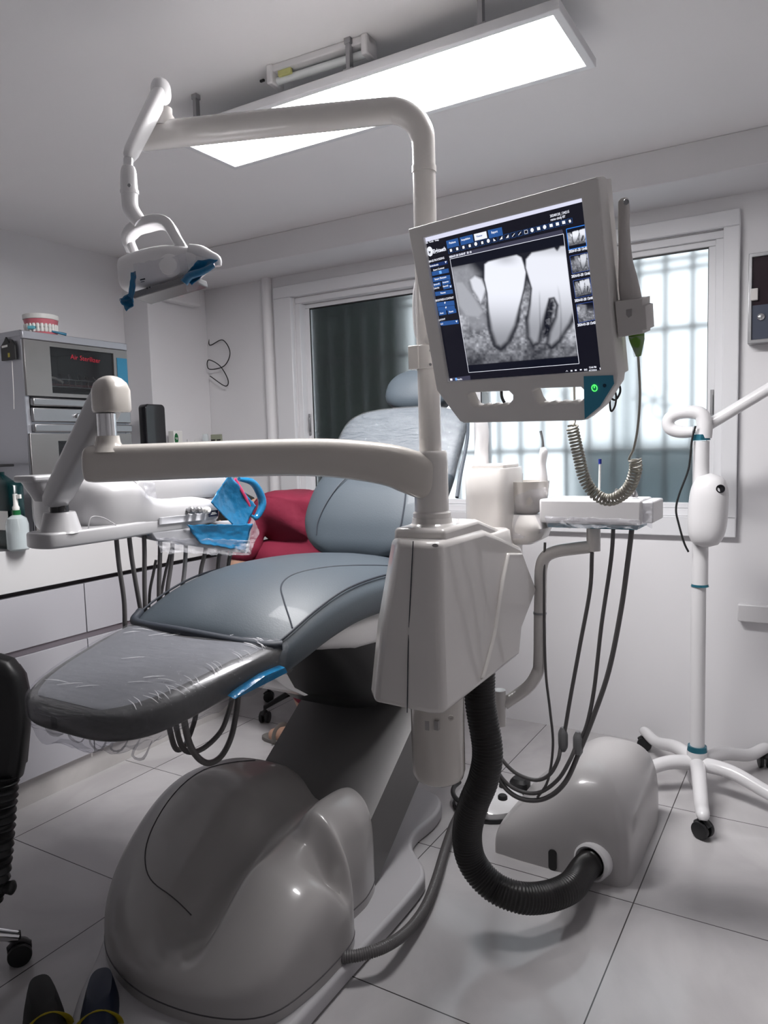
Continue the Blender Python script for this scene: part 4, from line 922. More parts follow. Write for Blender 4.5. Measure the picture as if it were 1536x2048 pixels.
# lens lip below
lipa = LP(266, 592, -.02); lipb = LP(385, 556, -.06)
bm = bmesh.new(); add_box(bm, (0, -.002, -.006), ((lipb - lipa).length, .06, .008), frame(lipa, (lipb - lipa), hy_))
finish(bm, 'lens_strip', mat('lens_grey', (.16, .16, .165), .2), head, bevel=0.003)
plate('head_marks', [[(0, .0045), (.012, .0045), (.012, .0072), (0, .0072)], [(.001, .001), (.010, .001), (.010, .0022), (.001, .0022)]], frame(LP(281, 566, -.082), hx, hz), .0006, M_SEAM_SHADE, head)
for a, b in ((295, 577), (300, 575)): lathe('indicator_slot', [(.0018, 0), (.0018, .002)], LP(a, b, -.08), M_BLACK, head, axis=(.45, -.88, 0), seg=8)
sup = LP(395, 497, -.04)
crumple('clear_film', [LP(268, 530, -.055), LP(372, 505, -.075), LP(380, 560, -.075), LP(270, 596, -.055)], .008, film('faint_film', (.9, .9, .93), .07, bump=.9), head, amp=.003, n=20)
crumple('hanging_film', [LP(365, 548, -.06), LP(405, 540, -.06), LP(395, 578, -.05), LP(375, 585, -.05)], .006, M_FILM, head, amp=.006)
lab(crumple('blue_film', [LP(364, 556, -.075), LP(396, 520, -.075), LP(436, 520, -.07), LP(384, 570, -.075)], .010, M_BLUE, head, amp=.003, n=20), 'bright blue film on the right handle')
tube('blue_roll', [tuple(LP(a, b, -.08)) for a, b in ((368, 566), (380, 552), (405, 543), (428, 530))], [.008, .008, .007, .005], M_BLUE, head, seg=12)
lab(crumple('blue_film', [LP(262, 545, -.05), LP(272, 543, -.055), LP(268, 600, -.05), LP(256, 592, -.05)], .003, M_BLUE, head, amp=.002), 'strip of blue film on the left edge')
crumple('blue_knot', [LP(237, 600, -.03), LP(262, 584, -.045), LP(272, 602, -.045), LP(256, 622, -.03)], .012, M_BLUE, head, amp=.006, n=16)
tube('right_handle', [tuple(LP(a, b, -.06)) for a, b in ((378, 498), (400, 503), (420, 512), (434, 520), (437, 532))], [.010, .012, .010, .009, .006], M_LAMPW, head, seg=14)

# ------------------------------------------------------------------ monitor with the X-ray
NM = V((-0.20701943, -0.94103097, -0.26758863)).normalized(); UX = V((0.97764428, -0.20927407, -0.02039688)).normalized(); UY = -V((0.0366696, 0.26585808, -0.9633145)).normalized()
DM = 1.33; MO = P(847, 473, D=DM)
def MP(px, py, off=0.0):
    d = _ray(px, py); o = V((0, 0, HC)); base = MO + NM * off; t = (base - o).dot(NM) / d.dot(NM); return o + d * t
MF = frame(MO, UX, UY)           # local x right, y up, z towards the viewer
MFi = MF.inverted()
def M2(px, py): v = MFi @ MP(px, py); return (v.x, v.y)
mo = thing('monitor', 'white framed monitor with grip handles showing a tooth X-ray, on the unit post', 'monitor', tuple(MP(1040, 800, -.03)))
outer = [(819, 458), (1194, 354), (1199, 358), (1238, 748), (1236, 766), (1205, 814), (1176, 838), (1165, 840), (930, 845), (922, 841), (885, 792), (876, 780)]
outer = [M2(*p) for p in outer]
def wavy(x0, x1, ytop, ybot, lean):
    o = [(x0 + 6, ytop + 1)] ; n = 5
    o = [M2(x0 + 2, ytop + 6), M2(x0 + 9, ytop), M2(x1 - 8, ytop - 3), M2(x1, ytop + 5), M2(x1, ybot - 12), M2(x1 - 8, ybot - 3)]
    k = 12
    for i in range(k + 1):
        x = x1 - 12 - (x1 - x0 - 26) * i / k; o.append(M2(x, ybot + 1.5 * math.sin(i * 1.9) + 3 * (i / k)))
    o.append(M2(x0 + 8, ybot - 6)); return o
holes = [wavy(935, 1028, 784, 810, 0), wavy(1066, 1172, 776, 805, 0)]
scr_hole = [M2(849, 475), M2(1165, 396), M2(1203, 741), M2(898, 763)]
front = plate('casing', [outer] + holes + [scr_hole], MF @ Matrix.Translation((0, 0, -.010)), .030, M_CASE, mo, bevel=0.003)
upper = [M2(*p) for p in ((823, 462), (1192, 360), (1230, 755), (885, 778))]
plate('back_shell', [upper], MF @ Matrix.Translation((0, 0, -.040)), .034, M_CASE, mo, bevel=0.008)
blue = [M2(*p) for p in ((1171, 751), (1229, 749), (1231, 766), (1203, 811), (1173, 836), (1172, 800))]
bp_ = plate('blue_corner', [blue], MF @ Matrix.Translation((0, 0, .0055)), .002, mat('blue_badge', (0.04, 0.26, 0.40), .4), mo)
pw = M2(1193, 774)
plate('power_icon', [sect(pw[0], pw[1], .0052, .0058, 2, 24), sect(pw[0], pw[1], .0040, .0045, 2, 24)], MF @ Matrix.Translation((0, 0, .0075)), .001, mat('green_led', (.1, .8, .1), .4, emit=(.1, 1, .15), es=1.2), bp_)
plate('power_tick', [[(pw[0] - .0006, pw[1]), (pw[0] + .0006, pw[1]), (pw[0] + .0006, pw[1] + .006), (pw[0] - .0006, pw[1] + .006)]], MF @ Matrix.Translation((0, 0, .0078)), .001, MATS['green_led'], bp_)
pw = M2(1213, 769); plate('button', [sect(pw[0], pw[1], .0028, .0030, 2, 20)], MF @ Matrix.Translation((0, 0, .0072)), .001, mat('dark_blue_button', (.01, .05, .09), .3), bp_)
# screen surface and its picture
def smat(name, col, s=1.0, refl=.08):
    return mat(name, (0.005, .005, .005), refl, emit=col, es=s)
K_BG = smat('screen_black', (.006, .006, .012)); K_WH = smat('screen_white', (.80, .82, .92)); K_BAR = smat('screen_titlebar', (.66, .67, .82))
K_BLU = smat('screen_blue', (.022, .085, .28)); K_BLU2 = smat('screen_dark_blue', (.010, .028, .12)); K_BLU3 = smat('screen_bright_blue', (.03, .22, .80)); K_GR = smat('screen_grey', (.045, .045, .075))
scr = plate('screen', [[M2(847, 473), M2(1167, 393), M2(1205, 742), M2(897, 765)]], MF @ Matrix.Translation((0, 0, -.004)), .003, K_BG, mo)
LV = {}
def quad(pts, m, lift=.0, nm='screen_element'):
    return plate(nm, [[M2(*p) for p in pts]], MF @ Matrix.Translation((0, 0, -.0022 + lift)), .0, m, scr)
# merge many small screen marks by colour into single meshes: one drawing per colour
draw = {}
def q2(pts, m, lift=0.0): draw.setdefault((m.name, lift), []).append([M2(*p) for p in pts])
def ln(a, b, wd, m, lift=0.0002):
    a = V((*M2(*a), 0)); b = V((*M2(*b), 0)); t = (b - a).normalized(); n_ = V((-t.y, t.x, 0)) * wd / 2
    draw.setdefault((m.name, lift), []).append([tuple((a + n_)[:2]), tuple((b + n_)[:2]), tuple((b - n_)[:2]), tuple((a - n_)[:2])])
def Z5(x, y): return (800 + x / 2.954, 340 + y / 2.954)
def box4(c, m, lift=0.0): q2([Z5(*p) for p in c], m, lift)
box4([(137, 403), (1083, 158), (1087, 185), (142, 428)], K_BAR)
def para(x0, y0, x1, y1, h, m, lift=0.0, sl=.17):   # sloped rectangle: top-left, top-right, height
    box4([(x0, y0), (x1, y1), (x1 + h * sl, y1 + h), (x0 + h * sl, y0 + h)], m, lift)
para(268, 420, 338, 402, 45, K_BLU); para(348, 400, 424, 381, 45, K_BLU); para(432, 380, 505, 362, 40, K_WH); para(514, 357, 597, 338, 48, K_BLU)
for i in range(20):
    x = 280 + i * 37.0; y = 464 - i * 9.1
    if x > 985: break
    for a, b in (((x, y), (x + 30, y - 7)), ((x + 30, y - 7), (x + 33, y + 22)), ((x + 33, y + 22), (x + 4, y + 30)), ((x + 4, y + 30), (x, y))): ln(Z5(*a), Z5(*b), .0005, K_BLU)
    k = i % 5
    if i in (12,): 
        for a, b in (((x + 7, y + 3), (x + 25, y)), ((x + 25, y), (x + 27, y + 19)), ((x + 27, y + 19), (x + 9, y + 23)), ((x + 9, y + 23), (x + 7, y + 3))): ln(Z5(*a), Z5(*b), .0006, K_WH)
    elif i in (10, 11): ln(Z5(x + 9, y + 22), Z5(x + 24, y + 2), .0009, K_WH)
    elif i in (7, 8, 9): box4([(x + 8, y + 4), (x + 24, y + 18), (x + 10, y + 22)] if i == 7 else [(x + 9, y + 22), (x + 24, y - 1), (x + 26, y + 17)], K_WH, .0002)
    elif i in (6, 13, 15, 4): draw.setdefault((K_WH.name, .0002), []).append(sect(*M2(*Z5(x + 16, y + 10)), .0030, .0032, 2, 12))
    elif i == 16 or i == 17 or i == 18 or i == 14: para(x + 7, y + 3, x + 25, y - 1, 18, K_WH, .0002)
    else: para(x + 10, y + 5, x + 22, y + 2, 16, K_WH, .0002)
# strip above the picture
box4([(288, 505), (955, 352), (962, 375), (292, 525)], K_GR)
ln(Z5(292, 527), Z5(962, 378), .0008, K_WH); ln(Z5(962, 378), Z5(1055, 1145), .0008, K_WH); ln(Z5(1055, 1145), Z5(403, 1198), .0008, K_WH); ln(Z5(403, 1198), Z5(292, 527), .0008, K_WH)
# left panel buttons
for (x0, y0, x1, y1, h) in ((173, 560, 275, 535, 20), (183, 603, 282, 582, 24), (188, 638, 290, 620, 26), (193, 672, 235, 662, 24), (243, 660, 292, 648, 24), (250, 688, 300, 676, 20), (202, 722, 306, 706, 24), (212, 784, 315, 772, 26), (218, 812, 318, 800, 24), (224, 838, 268, 830, 24), (276, 830, 326, 820, 24), (234, 898, 340, 885, 24)):
    para(x0, y0, x1, y1, h, K_BLU if y0 > 600 else K_BLU2)
box4([(226, 598), (240, 595), (244, 612), (230, 615)], smat('screen_sky', (.15, .4, .9)), .0002)
for x, y in ((266, 546), (295, 690), (330, 897)): box4([(x - 6, y - 5), (x + 6, y - 7), (x + 1, y + 6)], K_WH, .0002)
box4([(262, 778), (266, 784), (262, 792), (257, 786)], K_WH, .0002); box4([(268, 806), (272, 812), (268, 820), (263, 814)], K_WH, .0002)
# logo: tooth in a disc
lo = M2(*Z5(173, 482)); draw.setdefault((K_WH.name, .0003), []).append(sect(lo[0], lo[1], .0066, .0084, 2, 24))
draw.setdefault((K_BG.name, .0005), []).append([(lo[0] - .003, lo[1] + .002), (lo[0] - .002, lo[1] - .0065), (lo[0] - .0008, lo[1] - .002), (lo[0] + .0006, lo[1] - .002), (lo[0] + .002, lo[1] - .0065), (lo[0] + .0012, lo[1] + .001), (lo[0] - .001, lo[1] - .0002)])
# thumbnails frames
TH = [((980, 350), (1090, 325), (1100, 450), (995, 472)), ((1000, 510), (1105, 488), (1118, 592), (1015, 614)), ((1020, 655), (1120, 635), (1133, 738), (1035, 758)), ((1038, 795), (1138, 778), (1150, 885), (1052, 905))]
for i, t4 in enumerate(TH):
    for a, b in zip(t4, t4[1:] + t4[:1]): ln(Z5(*a), Z5(*b), .0011 if i == 0 else .0007, K_BLU3 if i == 0 else smat('screen_frame_blue', (.05, .10, .35)), .0006)
# taskbar
box4([(288, 1232), (410, 1215), (415, 1243), (292, 1255)], K_GR); box4([(410, 1218), (1192, 1150), (1195, 1188), (415, 1246)], K_BG)
for x, y in ((299, 1240), (1183, 1175)): para(x - 7, y - 6, x + 6, y - 7, 12, K_WH, .0002)
for x, y in ((1010, 1188), (1035, 1185), (1065, 1182)): para(x - 6, y - 4, x + 5, y - 5, 8, K_WH, .0002)
ln(Z5(977, 1193), Z5(983, 1186), .0007, K_WH); ln(Z5(983, 1186), Z5(989, 1192), .0007, K_WH)
para(322, 1230, 332, 1229, 14, smat('screen_sky', (.15, .4, .9)), .0002)
for (mn, lift), polys in draw.items():
    fills = polys
    bm = bmesh.new()
    for pl_ in fills:
        try: bm.faces.new([bm.verts.new(MF @ V((x, y, -.0020 + lift))) for x, y in pl_])
        except Exception: pass
    finish(bm, 'screen_drawing', MATS[mn], scr, smooth=0)
def st(s, x, y, x2, y2, h, m=K_WH, bold=.00012):
    """screen text with its baseline from one point towards another, fitted to that length"""
    a = MP(*Z5(x, y), -.0013); b = MP(*Z5(x2, y2), -.0013); hh = h / 2.954 / F * DM * 1.25
    fr_ = frame(a, b - a, UY)
    o = text('screen_text', s, fr_, hh, m, None, bold=bold)
    L0 = max(((fr_.inverted() @ v.co).x for v in o.data.vertices), default=1)
    sc = (b - a).length / L0; o.data.transform(fr_ @ Matrix.Diagonal((sc, 1, 1, 1)) @ fr_.inverted()); attach(o, scr); return o
st('File', 148, 437, 165, 433, 10); st('Tools', 172, 431, 198, 424, 10); st('Help', 207, 422, 230, 416, 10)
st('Eighteeth', 196, 493, 272, 475, 25, bold=.0003)
st('Patient', 290, 438, 330, 429, 12); st('Acquisition', 362, 420, 414, 407, 12); st('Viewer', 452, 399, 488, 390, 11, K_BLU); st('Report', 540, 377, 577, 368, 14)
st('20240120_134215', 887, 280, 1000, 252, 14); st('remo cindy 8Y', 890, 302, 978, 280, 14)
st('2024-01-20 13:45:47   ID 18', 292, 520, 423, 489, 12, bold=.0002)
st('IMAGE PROCESSING', 170, 548, 262, 524, 13); st('Endodontic', 176, 574, 228, 562, 11); st('Smart Contrast', 197, 597, 262, 581, 11)
st('Smart Sharpen', 205, 652, 274, 636, 12); st('Smooth', 200, 683, 235, 675, 11); st('Inverse', 253, 670, 287, 662, 11); st('Colorize', 198, 706, 232, 698, 11); st('Normal', 254, 694, 285, 686, 11); st('Reset', 240, 732, 270, 727, 11)
st('BRIGHTNESS & CONTRAST', 211, 778, 318, 758, 13); st('Auto', 236, 852, 258, 848, 11); st('Reset', 290, 843, 316, 838, 11); st('LAYOUT', 231, 892, 268, 884, 11); st('1x1', 238, 915, 254, 912, 11)
st('2024-01-20 13:45', 998, 490, 1106, 468, 15, bold=.00025); st('2024-01-20 13:46', 1014, 637, 1124, 616, 15, bold=.00025); st('2024-01-20 13:44', 1033, 780, 1140, 762, 15, bold=.00025); st('2024-01-20 13:43', 1050, 924, 1156, 908, 15, bold=.00025)
st('NanoPix', 338, 1242, 368, 1239, 11); st('ENG', 1088, 1186, 1107, 1184, 11); st('12:46 PM', 1116, 1172, 1160, 1169, 11); st('4/13/2024', 1116, 1190, 1163, 1187, 11)
# X-ray pictures: emission stored on a fine grid of the screen
def sdf(px, py, poly):
    poly = np.array(poly, float); d = np.full(px.shape, 1e9); inside = np.zeros(px.shape, bool); n = len(poly)
    for i in range(n):
        a = poly[i]; b = poly[(i + 1) % n]; e = b - a; wx = px - a[0]; wy = py - a[1]; t = np.clip((wx * e[0] + wy * e[1]) / (e @ e), 0, 1)
        d = np.minimum(d, np.hypot(wx - t * e[0], wy - t * e[1]))
        c_ = ((a[1] > py) != (b[1] > py)) & (px < (b[0] - a[0]) * (py - a[1]) / (b[1] - a[1] + 1e-9) + a[0]); inside ^= c_
    return np.where(inside, d, -d)
sm = lambda t: np.clip(t, 0, 1) ** 2 * (3 - 2 * np.clip(t, 0, 1))
rng = np.random.RandomState(4)
def vnoise(x, y, s):
    n_ = rng.rand(90, 90); gx = (x / s) % 88; gy = (y / s) % 88; ix = gx.astype(int); iy = gy.astype(int); fx_ = sm(gx - ix); fy_ = sm(gy - iy)
    return (n_[ix, iy] * (1 - fx_) + n_[ix + 1, iy] * fx_) * (1 - fy_) + (n_[ix, iy + 1] * (1 - fx_) + n_[ix + 1, iy + 1] * fx_) * fy_
def xray(x, y):
    """x, y in picture units (see Z5)"""
    bone = .16 + .42 * sm((y - 560) / 150) * (1 - sm((y - 820 + (x - 300) * .0) / 260)); tx = vnoise(x, y, 11) * .35 + vnoise(x, y, 21) * .4 + vnoise(x, y, 52) * .45
    I = .02 + bone * .2
    soft = sm((y - (640 - .1 * (x - 300))) / 140); I = I + soft * (.06 + .60 * tx ** 1.5) * (1 - .5 * sm((y - 1000) / 130))
    gum = sdf(x, y, [(295, 578), (412, 556), (470, 610), (420, 660), (470, 780), (530, 860), (530, 930), (440, 950), (350, 860), (300, 700)]); I = np.where(gum > -60, np.maximum(I, sm((gum + 60) / 90) * (.42 + .12 * tx)), I)
    imp = sdf(x, y, [(412, 640), (450, 612), (497, 635), (525, 690), (505, 755), (484, 790), (462, 745), (430, 700)]); I = np.maximum(I, sm((imp + 16) / 34) * .88)
    lobe = sdf(x, y, [(300, 640), (380, 640), (460, 740), (520, 830), (480, 880), (380, 870), (330, 800)]); I = np.maximum(I, sm((lobe + 30) / 60) * .60)
    m1 = sdf(x, y, [(510, 550), (535, 533), (615, 512), (705, 492), (735, 508), (762, 590), (748, 690), (722, 800), (700, 910), (655, 1010), (610, 1048), (575, 1030), (545, 940), (532, 830), (526, 720), (508, 640)])
    k = .98 - .50 * sm((y - 700) / 340) - .25 * sm((575 - y) / 60) * sm(1 - np.abs(x - 640) / 110)
    e1 = 9 + 16 * sm((y - 720) / 250); I = np.maximum(I * (1 - .7 * sm((m1 + e1) / e1)), sm((m1 + e1 * .6) / (e1 * 1.7)) * k)
    I = I * (1 - .22 * sm(1 - np.abs(m1 + 10) / 7) * sm((y - 720) / 100))
    m2 = sdf(x, y, [(756, 520), (790, 480), (860, 466), (915, 452), (930, 470), (945, 445), (1000, 440), (1040, 700), (1035, 800), (1005, 900), (950, 1000), (905, 1042), (880, 1020), (890, 950), (925, 860), (935, 790), (915, 745), (890, 750), (868, 850), (850, 940), (835, 1015), (800, 1028), (770, 980), (765, 880), (782, 780), (790, 690), (770, 620), (755, 570)])
    k = .95 - .42 * sm((y - 640) / 330) - .18 * sm((520 - y) / 60)
    k = k - .14 * sm(1 - np.abs(x - 835 - (y - 700) * .02) / 8) * sm((y - 690) / 60) - .12 * sm(1 - np.abs(x - 955 + (y - 900) ** 2 * .0004) / 9) * sm((y - 660) / 60)
    e2 = 9 + 14 * sm((y - 700) / 250); I = np.maximum(I * (1 - .7 * sm((m2 + e2) / e2)), sm((m2 + e2 * .6) / (e2 * 1.7)) * k)
    sp_ = sdf(x, y, [(895, 760), (915, 770), (905, 860), (880, 960), (860, 990), (870, 880)]); I = I - sm((sp_ + 12) / 22) * .42 * sm((tx - .35) / .25)
    I = I * sm((y - (575 - .203 * (x - 300)) + 4) / 6) * (1 - sm((y - (1150 - .087 * (x - 410))) / 5))
    return np.clip(I, 0, 1)
def picture(corners, src, nx, ny, nm, gain=1.0):
    c4 = [V((*M2(*Z5(*p)), 0)) for p in corners]; bm = bmesh.new(); me_v = []; g = []
    sx_, sy_ = [], []
    for j in range(ny + 1):
        row = []
        for i in range(nx + 1):
            u, v = i / nx, j / ny; p = c4[0].lerp(c4[1], u).lerp(c4[3].lerp(c4[2], u), v); row.append(bm.verts.new(MF @ V((p.x, p.y, -.0016))))
            s_ = [V((*q, 0)) for q in src]; p2 = s_[0].lerp(s_[1], u).lerp(s_[3].lerp(s_[2], u), v); sx_.append(p2.x); sy_.append(p2.y)
        g.append(row)
    for j in range(ny):
        for i in range(nx): bm.faces.new((g[j][i], g[j][i + 1], g[j + 1][i + 1], g[j + 1][i]))
    me = bpy.data.meshes.new(nm); bm.to_mesh(me); bm.free()
    I = xray(np.array(sx_), np.array(sy_)) * gain; I = I ** 1.6 * .92
    at = me.color_attributes.new('picture', 'FLOAT_COLOR', 'POINT'); colr = np.ones((len(I), 4), np.float32); colr[:, 0] = I * .90 + .004; colr[:, 1] = I * .92 + .005; colr[:, 2] = I * 1.0 + .012
    at.data.foreach_set('color', colr.ravel())
    if 'screen_picture' not in MATS:
        m = mat('screen_picture', (.005, .005, .005), .08, emit=(1, 1, 1), es=1.0); a = m.node_tree.nodes.new('ShaderNodeAttribute'); a.attribute_name = 'picture'
        m.node_tree.links.new(a.outputs['Color'], m.node_tree.nodes['Principled BSDF'].inputs['Emission Color'])
    me.materials.append(MATS['screen_picture']); o = bpy.data.objects.new(nm, me); COL.objects.link(o); attach(o, scr); return o
MAIN = [(294, 530), (961, 381), (1053, 1143), (404, 1195)]
picture(MAIN, MAIN, 190, 200, 'xray_picture')
picture(TH[0], [(294, 400), (961, 300), (1053, 1250), (404, 1300)], 40, 44, 'thumbnail_picture'); picture(TH[1], [(100, 560), (800, 460), (860, 1100), (200, 1160)], 40, 40, 'thumbnail_picture', .85)
picture(TH[2], [(200, 520), (1060, 400), (1100, 1150), (250, 1195)], 40, 40, 'thumbnail_picture', .9); picture(TH[3], [(480, 560), (120, 500), (200, 1000), (560, 1060)], 40, 40, 'thumbnail_picture', .8)
# bracket to the post
mb = MP(1000, 640, -.058)
tube('mount_arm', [tuple(mb), tuple(mb.lerp(V((PX, PY, mb.z)), .5) + V((0, .02, 0))), (PX, PY, mb.z)], .02, M_CREAM, mo, seg=16)
tube('dangling_cable', [tuple(MP(a, b, -.06)) for a, b in ((1225, 765), (1238, 770), (1240, 785), (1230, 800), (1218, 790), (1224, 775), (1232, 790), (1230, 812), (1222, 822), (1220, 800), (1226, 785))], .0018, M_BLACK, mo, seg=6)
tube('power_cable', [tuple(MP(a, b, -.06)) for a, b in ((1003, 770), (1004, 795), (1015, 812), (1030, 818))], .003, M_BLACK, mo, seg=8)
tube('power_cable', [tuple(MP(a, b, -.06)) for a, b in ((1078, 770), (1074, 785), (1072, 800))], .003, M_BLACK, mo, seg=8)

# intraoral camera in its holder on the right of the monitor
OC = -.03
def CP(px, py, o=OC): return MP(px, py, o)
ic = thing('intraoral_camera', 'white intraoral camera with a coiled beige cable clipped beside the monitor', 'camera', tuple(CP(1275, 700)))
tube('handpiece', [tuple(CP(a, b)) for a, b in ((1246, 396), (1247, 402), (1248, 420), (1248, 460), (1251, 520), (1256, 560), (1262, 600), (1268, 640))], [.004, .0075, .0085, .0085, .0105, .0145, .0165, .017], mat('camera_plastic', (.55, .52, .50), .2, coat=.6, bump=.15, bscale=60), ic, seg=20)
c = CP(1252, 404, OC + .009); lathe('lens', [(.0042, 0), (.0042, .002), (.0028, .002), (.0028, .001)], c, M_STEEL, ic, axis=NM + UX * .9, seg=16)
hk = plate('holder', [[M2(1227, 604), M2(1283, 598), M2(1283, 612), M2(1289, 613), M2(1292, 660), M2(1284, 661), M2(1284, 668), M2(1234, 676)]], MF @ Matrix.Translation((0, 0, OC + .012)), .03, M_CREAM, ic, bevel=0.002)
plate('holder_slot', [[M2(1251, 620), M2(1262, 618), M2(1262, 632), M2(1256, 636), M2(1251, 630)]], MF @ Matrix.Translation((0, 0, OC + .0275)), .001, M_DIRTY, hk)
lab(tube('cable_boot', [tuple(CP(a, b)) for a, b in ((1272, 664), (1274, 680), (1276, 700), (1277, 712))], [.0125, .0115, .007, .004], M_GREEN, ic, seg=16), 'bright green tapered boot')
crumple('film_sleeve', [CP(1260, 672, OC + .012), CP(1288, 668, OC + .012), CP(1286, 712, OC + .01), CP(1268, 716, OC + .01)], .004, M_FILM, ic, amp=.004)
tube('straight_cable', [tuple(CP(a, b)) for a, b in ((1276, 708), (1278, 740), (1280, 790), (1276, 850), (1268, 895), (1259, 915), (1258, 922))], .0020, M_COIL, ic, seg=8)
def DP(px, py, d=1.42): return P(px, py, D=d)
path = catmull([tuple(CP(1270, 918)), tuple(CP(1271, 940)), tuple(CP(1260, 972)), tuple(CP(1240, 992)), tuple(CP(1215, 1000)), tuple(CP(1188, 986)), tuple(CP(1168, 955)), tuple(CP(1158, 915)), tuple(CP(1150, 880)), tuple(CP(1144, 852))], 40)
cum = [0]
for a, b in zip(path, path[1:]): cum.append(cum[-1] + (V(b) - V(a)).length)
NT = 44; M_ = NT * 12; cp = []; nrm = V((1, 0, 0))
for k in range(M_ + 1):
    s_ = cum[-1] * k / M_; i = max(0, min(len(path) - 2, int(np.searchsorted(cum, s_)) - 1)); f_ = (s_ - cum[i]) / max(cum[i + 1] - cum[i], 1e-9)
    c_ = V(path[i]).lerp(V(path[i + 1]), f_); t_ = (V(path[min(i + 3, len(path) - 1)]) - V(path[max(i - 3, 0)])).normalized(); nrm = (nrm - t_ * nrm.dot(t_)).normalized(); b_ = t_.cross(nrm); a_ = 2 * math.pi * k / 12
    cp.append(tuple(c_ + nrm * (.0092 * math.cos(a_)) + b_ * (.0092 * math.sin(a_))))
tube('coiled_cable', cp, .0021, M_COIL, ic, seg=6, smooth=2)
tube('cable_end', [tuple(CP(1146, 852)), tuple(CP(1150, 840, OC - .02)), tuple(CP(1149, 800, OC - .04)), tuple(CP(1148, 760, OC - .04))], .0020, M_COIL, ic, seg=8)

# ------------------------------------------------------------------ spittoon
spn = thing('spittoon', 'cream spittoon column with a round rinse bowl behind the unit cabinet', 'spittoon', (-.77, 1.84, .97))
def YP(px, py, Y): return P(px, py, Y=Y)
ys = 1.86
xa = YP(922, 960, ys - .08).x; xb = YP(1010, 960, ys - .08).x; zt1 = YP(960, 937, ys - .08).z
rings = []
for z, s in ((.93, .96), (1.0, .97), (1.1, .99), (zt1 - .02, 1.0), (zt1 - .018, .985), (zt1 - .004, .975), (zt1, .94)):
    rings.append([(x, y, z) for x, y in sect((xa + xb) / 2, ys, (xb - xa) / 2 * s, .08 * s, 5, 40)])
loft('column', rings, M_CREAM, spn, smooth=50)
box('top_lid', (xa + .02, ys - .06, zt1 - .002), (xb - .01, ys + .05, zt1 + .010), M_CREAM, spn, bevel=0.004)
bc = YP(1052, 965, 1.90); br = YP(1096, 965, 1.90).x - bc.x; z1_ = YP(1060, 962, 1.90).z; z0_ = YP(1060, 1030, 1.90).z
lathe('rinse_bowl', [(br * .35, z0_), (br * .7, z0_ + .012), (br * .92, z0_ + .04), (br, z1_ - .012), (br * 1.02, z1_), (br * .97, z1_), (br * .85, z0_ + .045), (br * .5, z0_ + .02), (0, z0_ + .015)], (bc.x, 1.90, 0), M_CREAM2, spn, seg=40)
rings = [[(x, y, z) for x, y in sect((xb + cx_) / 2 - .01, 1.885, (cx_ - xb) / 2 + .03, hy2, 3.5, 36)] for z, cx_, hy2 in ((YP(1000, 1082, 1.9).z, xb + .02, .04), (YP(1000, 1070, 1.9).z, YP(1080, 1060, 1.9).x, .055), (YP(1000, 1050, 1.9).z, YP(1088, 1060, 1.9).x, .06), (YP(1000, 1038, 1.9).z, YP(1080, 1040, 1.9).x, .055), (YP(1000, 1025, 1.9).z, YP(1070, 1040, 1.9).x, .045))]
loft('bowl_bracket', rings, M_CREAM, spn, smooth=50)
tube('cup_filler', [tuple(YP(a, b, 1.9)) for a, b in ((962, 935), (963, 900), (965, 870), (962, 845), (955, 825), (935, 812), (905, 812))], [.022, .019, .018, .018, .017, .015, .012], M_WHITE, spn, seg=18)
crumple('film_cover', [YP(1030, 990, 1.83), YP(1094, 972, 1.86), YP(1084, 1064, 1.84), YP(1024, 1080, 1.82)], .02, film('faint_film', (.9, .9, .93), .07, bump=.9), spn, amp=.004, n=18)

# ------------------------------------------------------------------ assistant tray on its pipe
at_ = thing('assistant_tray', 'white assistant instrument tray on a bent cream pipe below the window', 'tray', tuple(YP(1185, 1060, 1.88)))
ya = 1.88
tx0 = YP(1088, 1010, ya).x; tx1 = YP(1283, 1010, ya - .04).x; tz0 = YP(1185, 1045, ya).z; tz1 = YP(1185, 997, ya).z
box('tray_body', (tx0, ya - .04, tz0), (tx1, ya + .09, tz1), M_WHITE, at_, bevel=0.006, bseg=3)
box('end_bracket', (tx1 - .004, ya - .03, tz0 + .005), (tx1 + .025, ya + .10, tz1 - .004), M_WHITE, at_, bevel=0.004)
crumple('film_end', [YP(1286, 994, ya - .045), YP(1306, 1000, ya - .045), YP(1304, 1058, ya - .045), YP(1284, 1050, ya - .045)], .004, M_FILM, at_, amp=.005)
crumple('film_front', [YP(1088, 1032, ya - .044), YP(1280, 1040, ya - .044), YP(1280, 1058, ya - .044), YP(1095, 1054, ya - .044)], .002, M_FILM, at_, amp=.004, n=20)
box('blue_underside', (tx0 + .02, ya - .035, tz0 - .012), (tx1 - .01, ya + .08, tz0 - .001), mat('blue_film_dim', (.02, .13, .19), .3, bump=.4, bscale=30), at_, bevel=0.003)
pz = YP(1187, 1100, ya)
pipe = [YP(1187, 1048, ya), YP(1187, 1085, ya), YP(1180, 1093, ya), YP(1150, 1097, ya), YP(1112, 1103, ya), YP(1090, 1115, ya), YP(1082, 1140, ya), YP(1081, 1180, ya), YP(1080, 1230, ya), YP(1079, 1320, ya), YP(1075, 1345, ya), YP(1055, 1375, ya - .02), YP(1008, 1408, ya - .06)]
pp = tube('support_pipe', [tuple(p) for p in pipe], .0165, M_CREAM, at_, seg=20)
lathe('tray_socket', [(.0175, 0), (.0175, .075)], (pz.x, ya, pz.z - .002), M_CREAM, at_)
lathe('pipe_ring', [(.0178, 0), (.0178, .006)], YP(1080, 1228, ya), M_STEEL, pp)
qq = YP(1000, 1450, ya - .07); lathe('lower_clamp', [(.0165, 0), (.0165, YP(1000, 1380, ya - .07).z - qq.z)], qq, M_CREAM, at_)
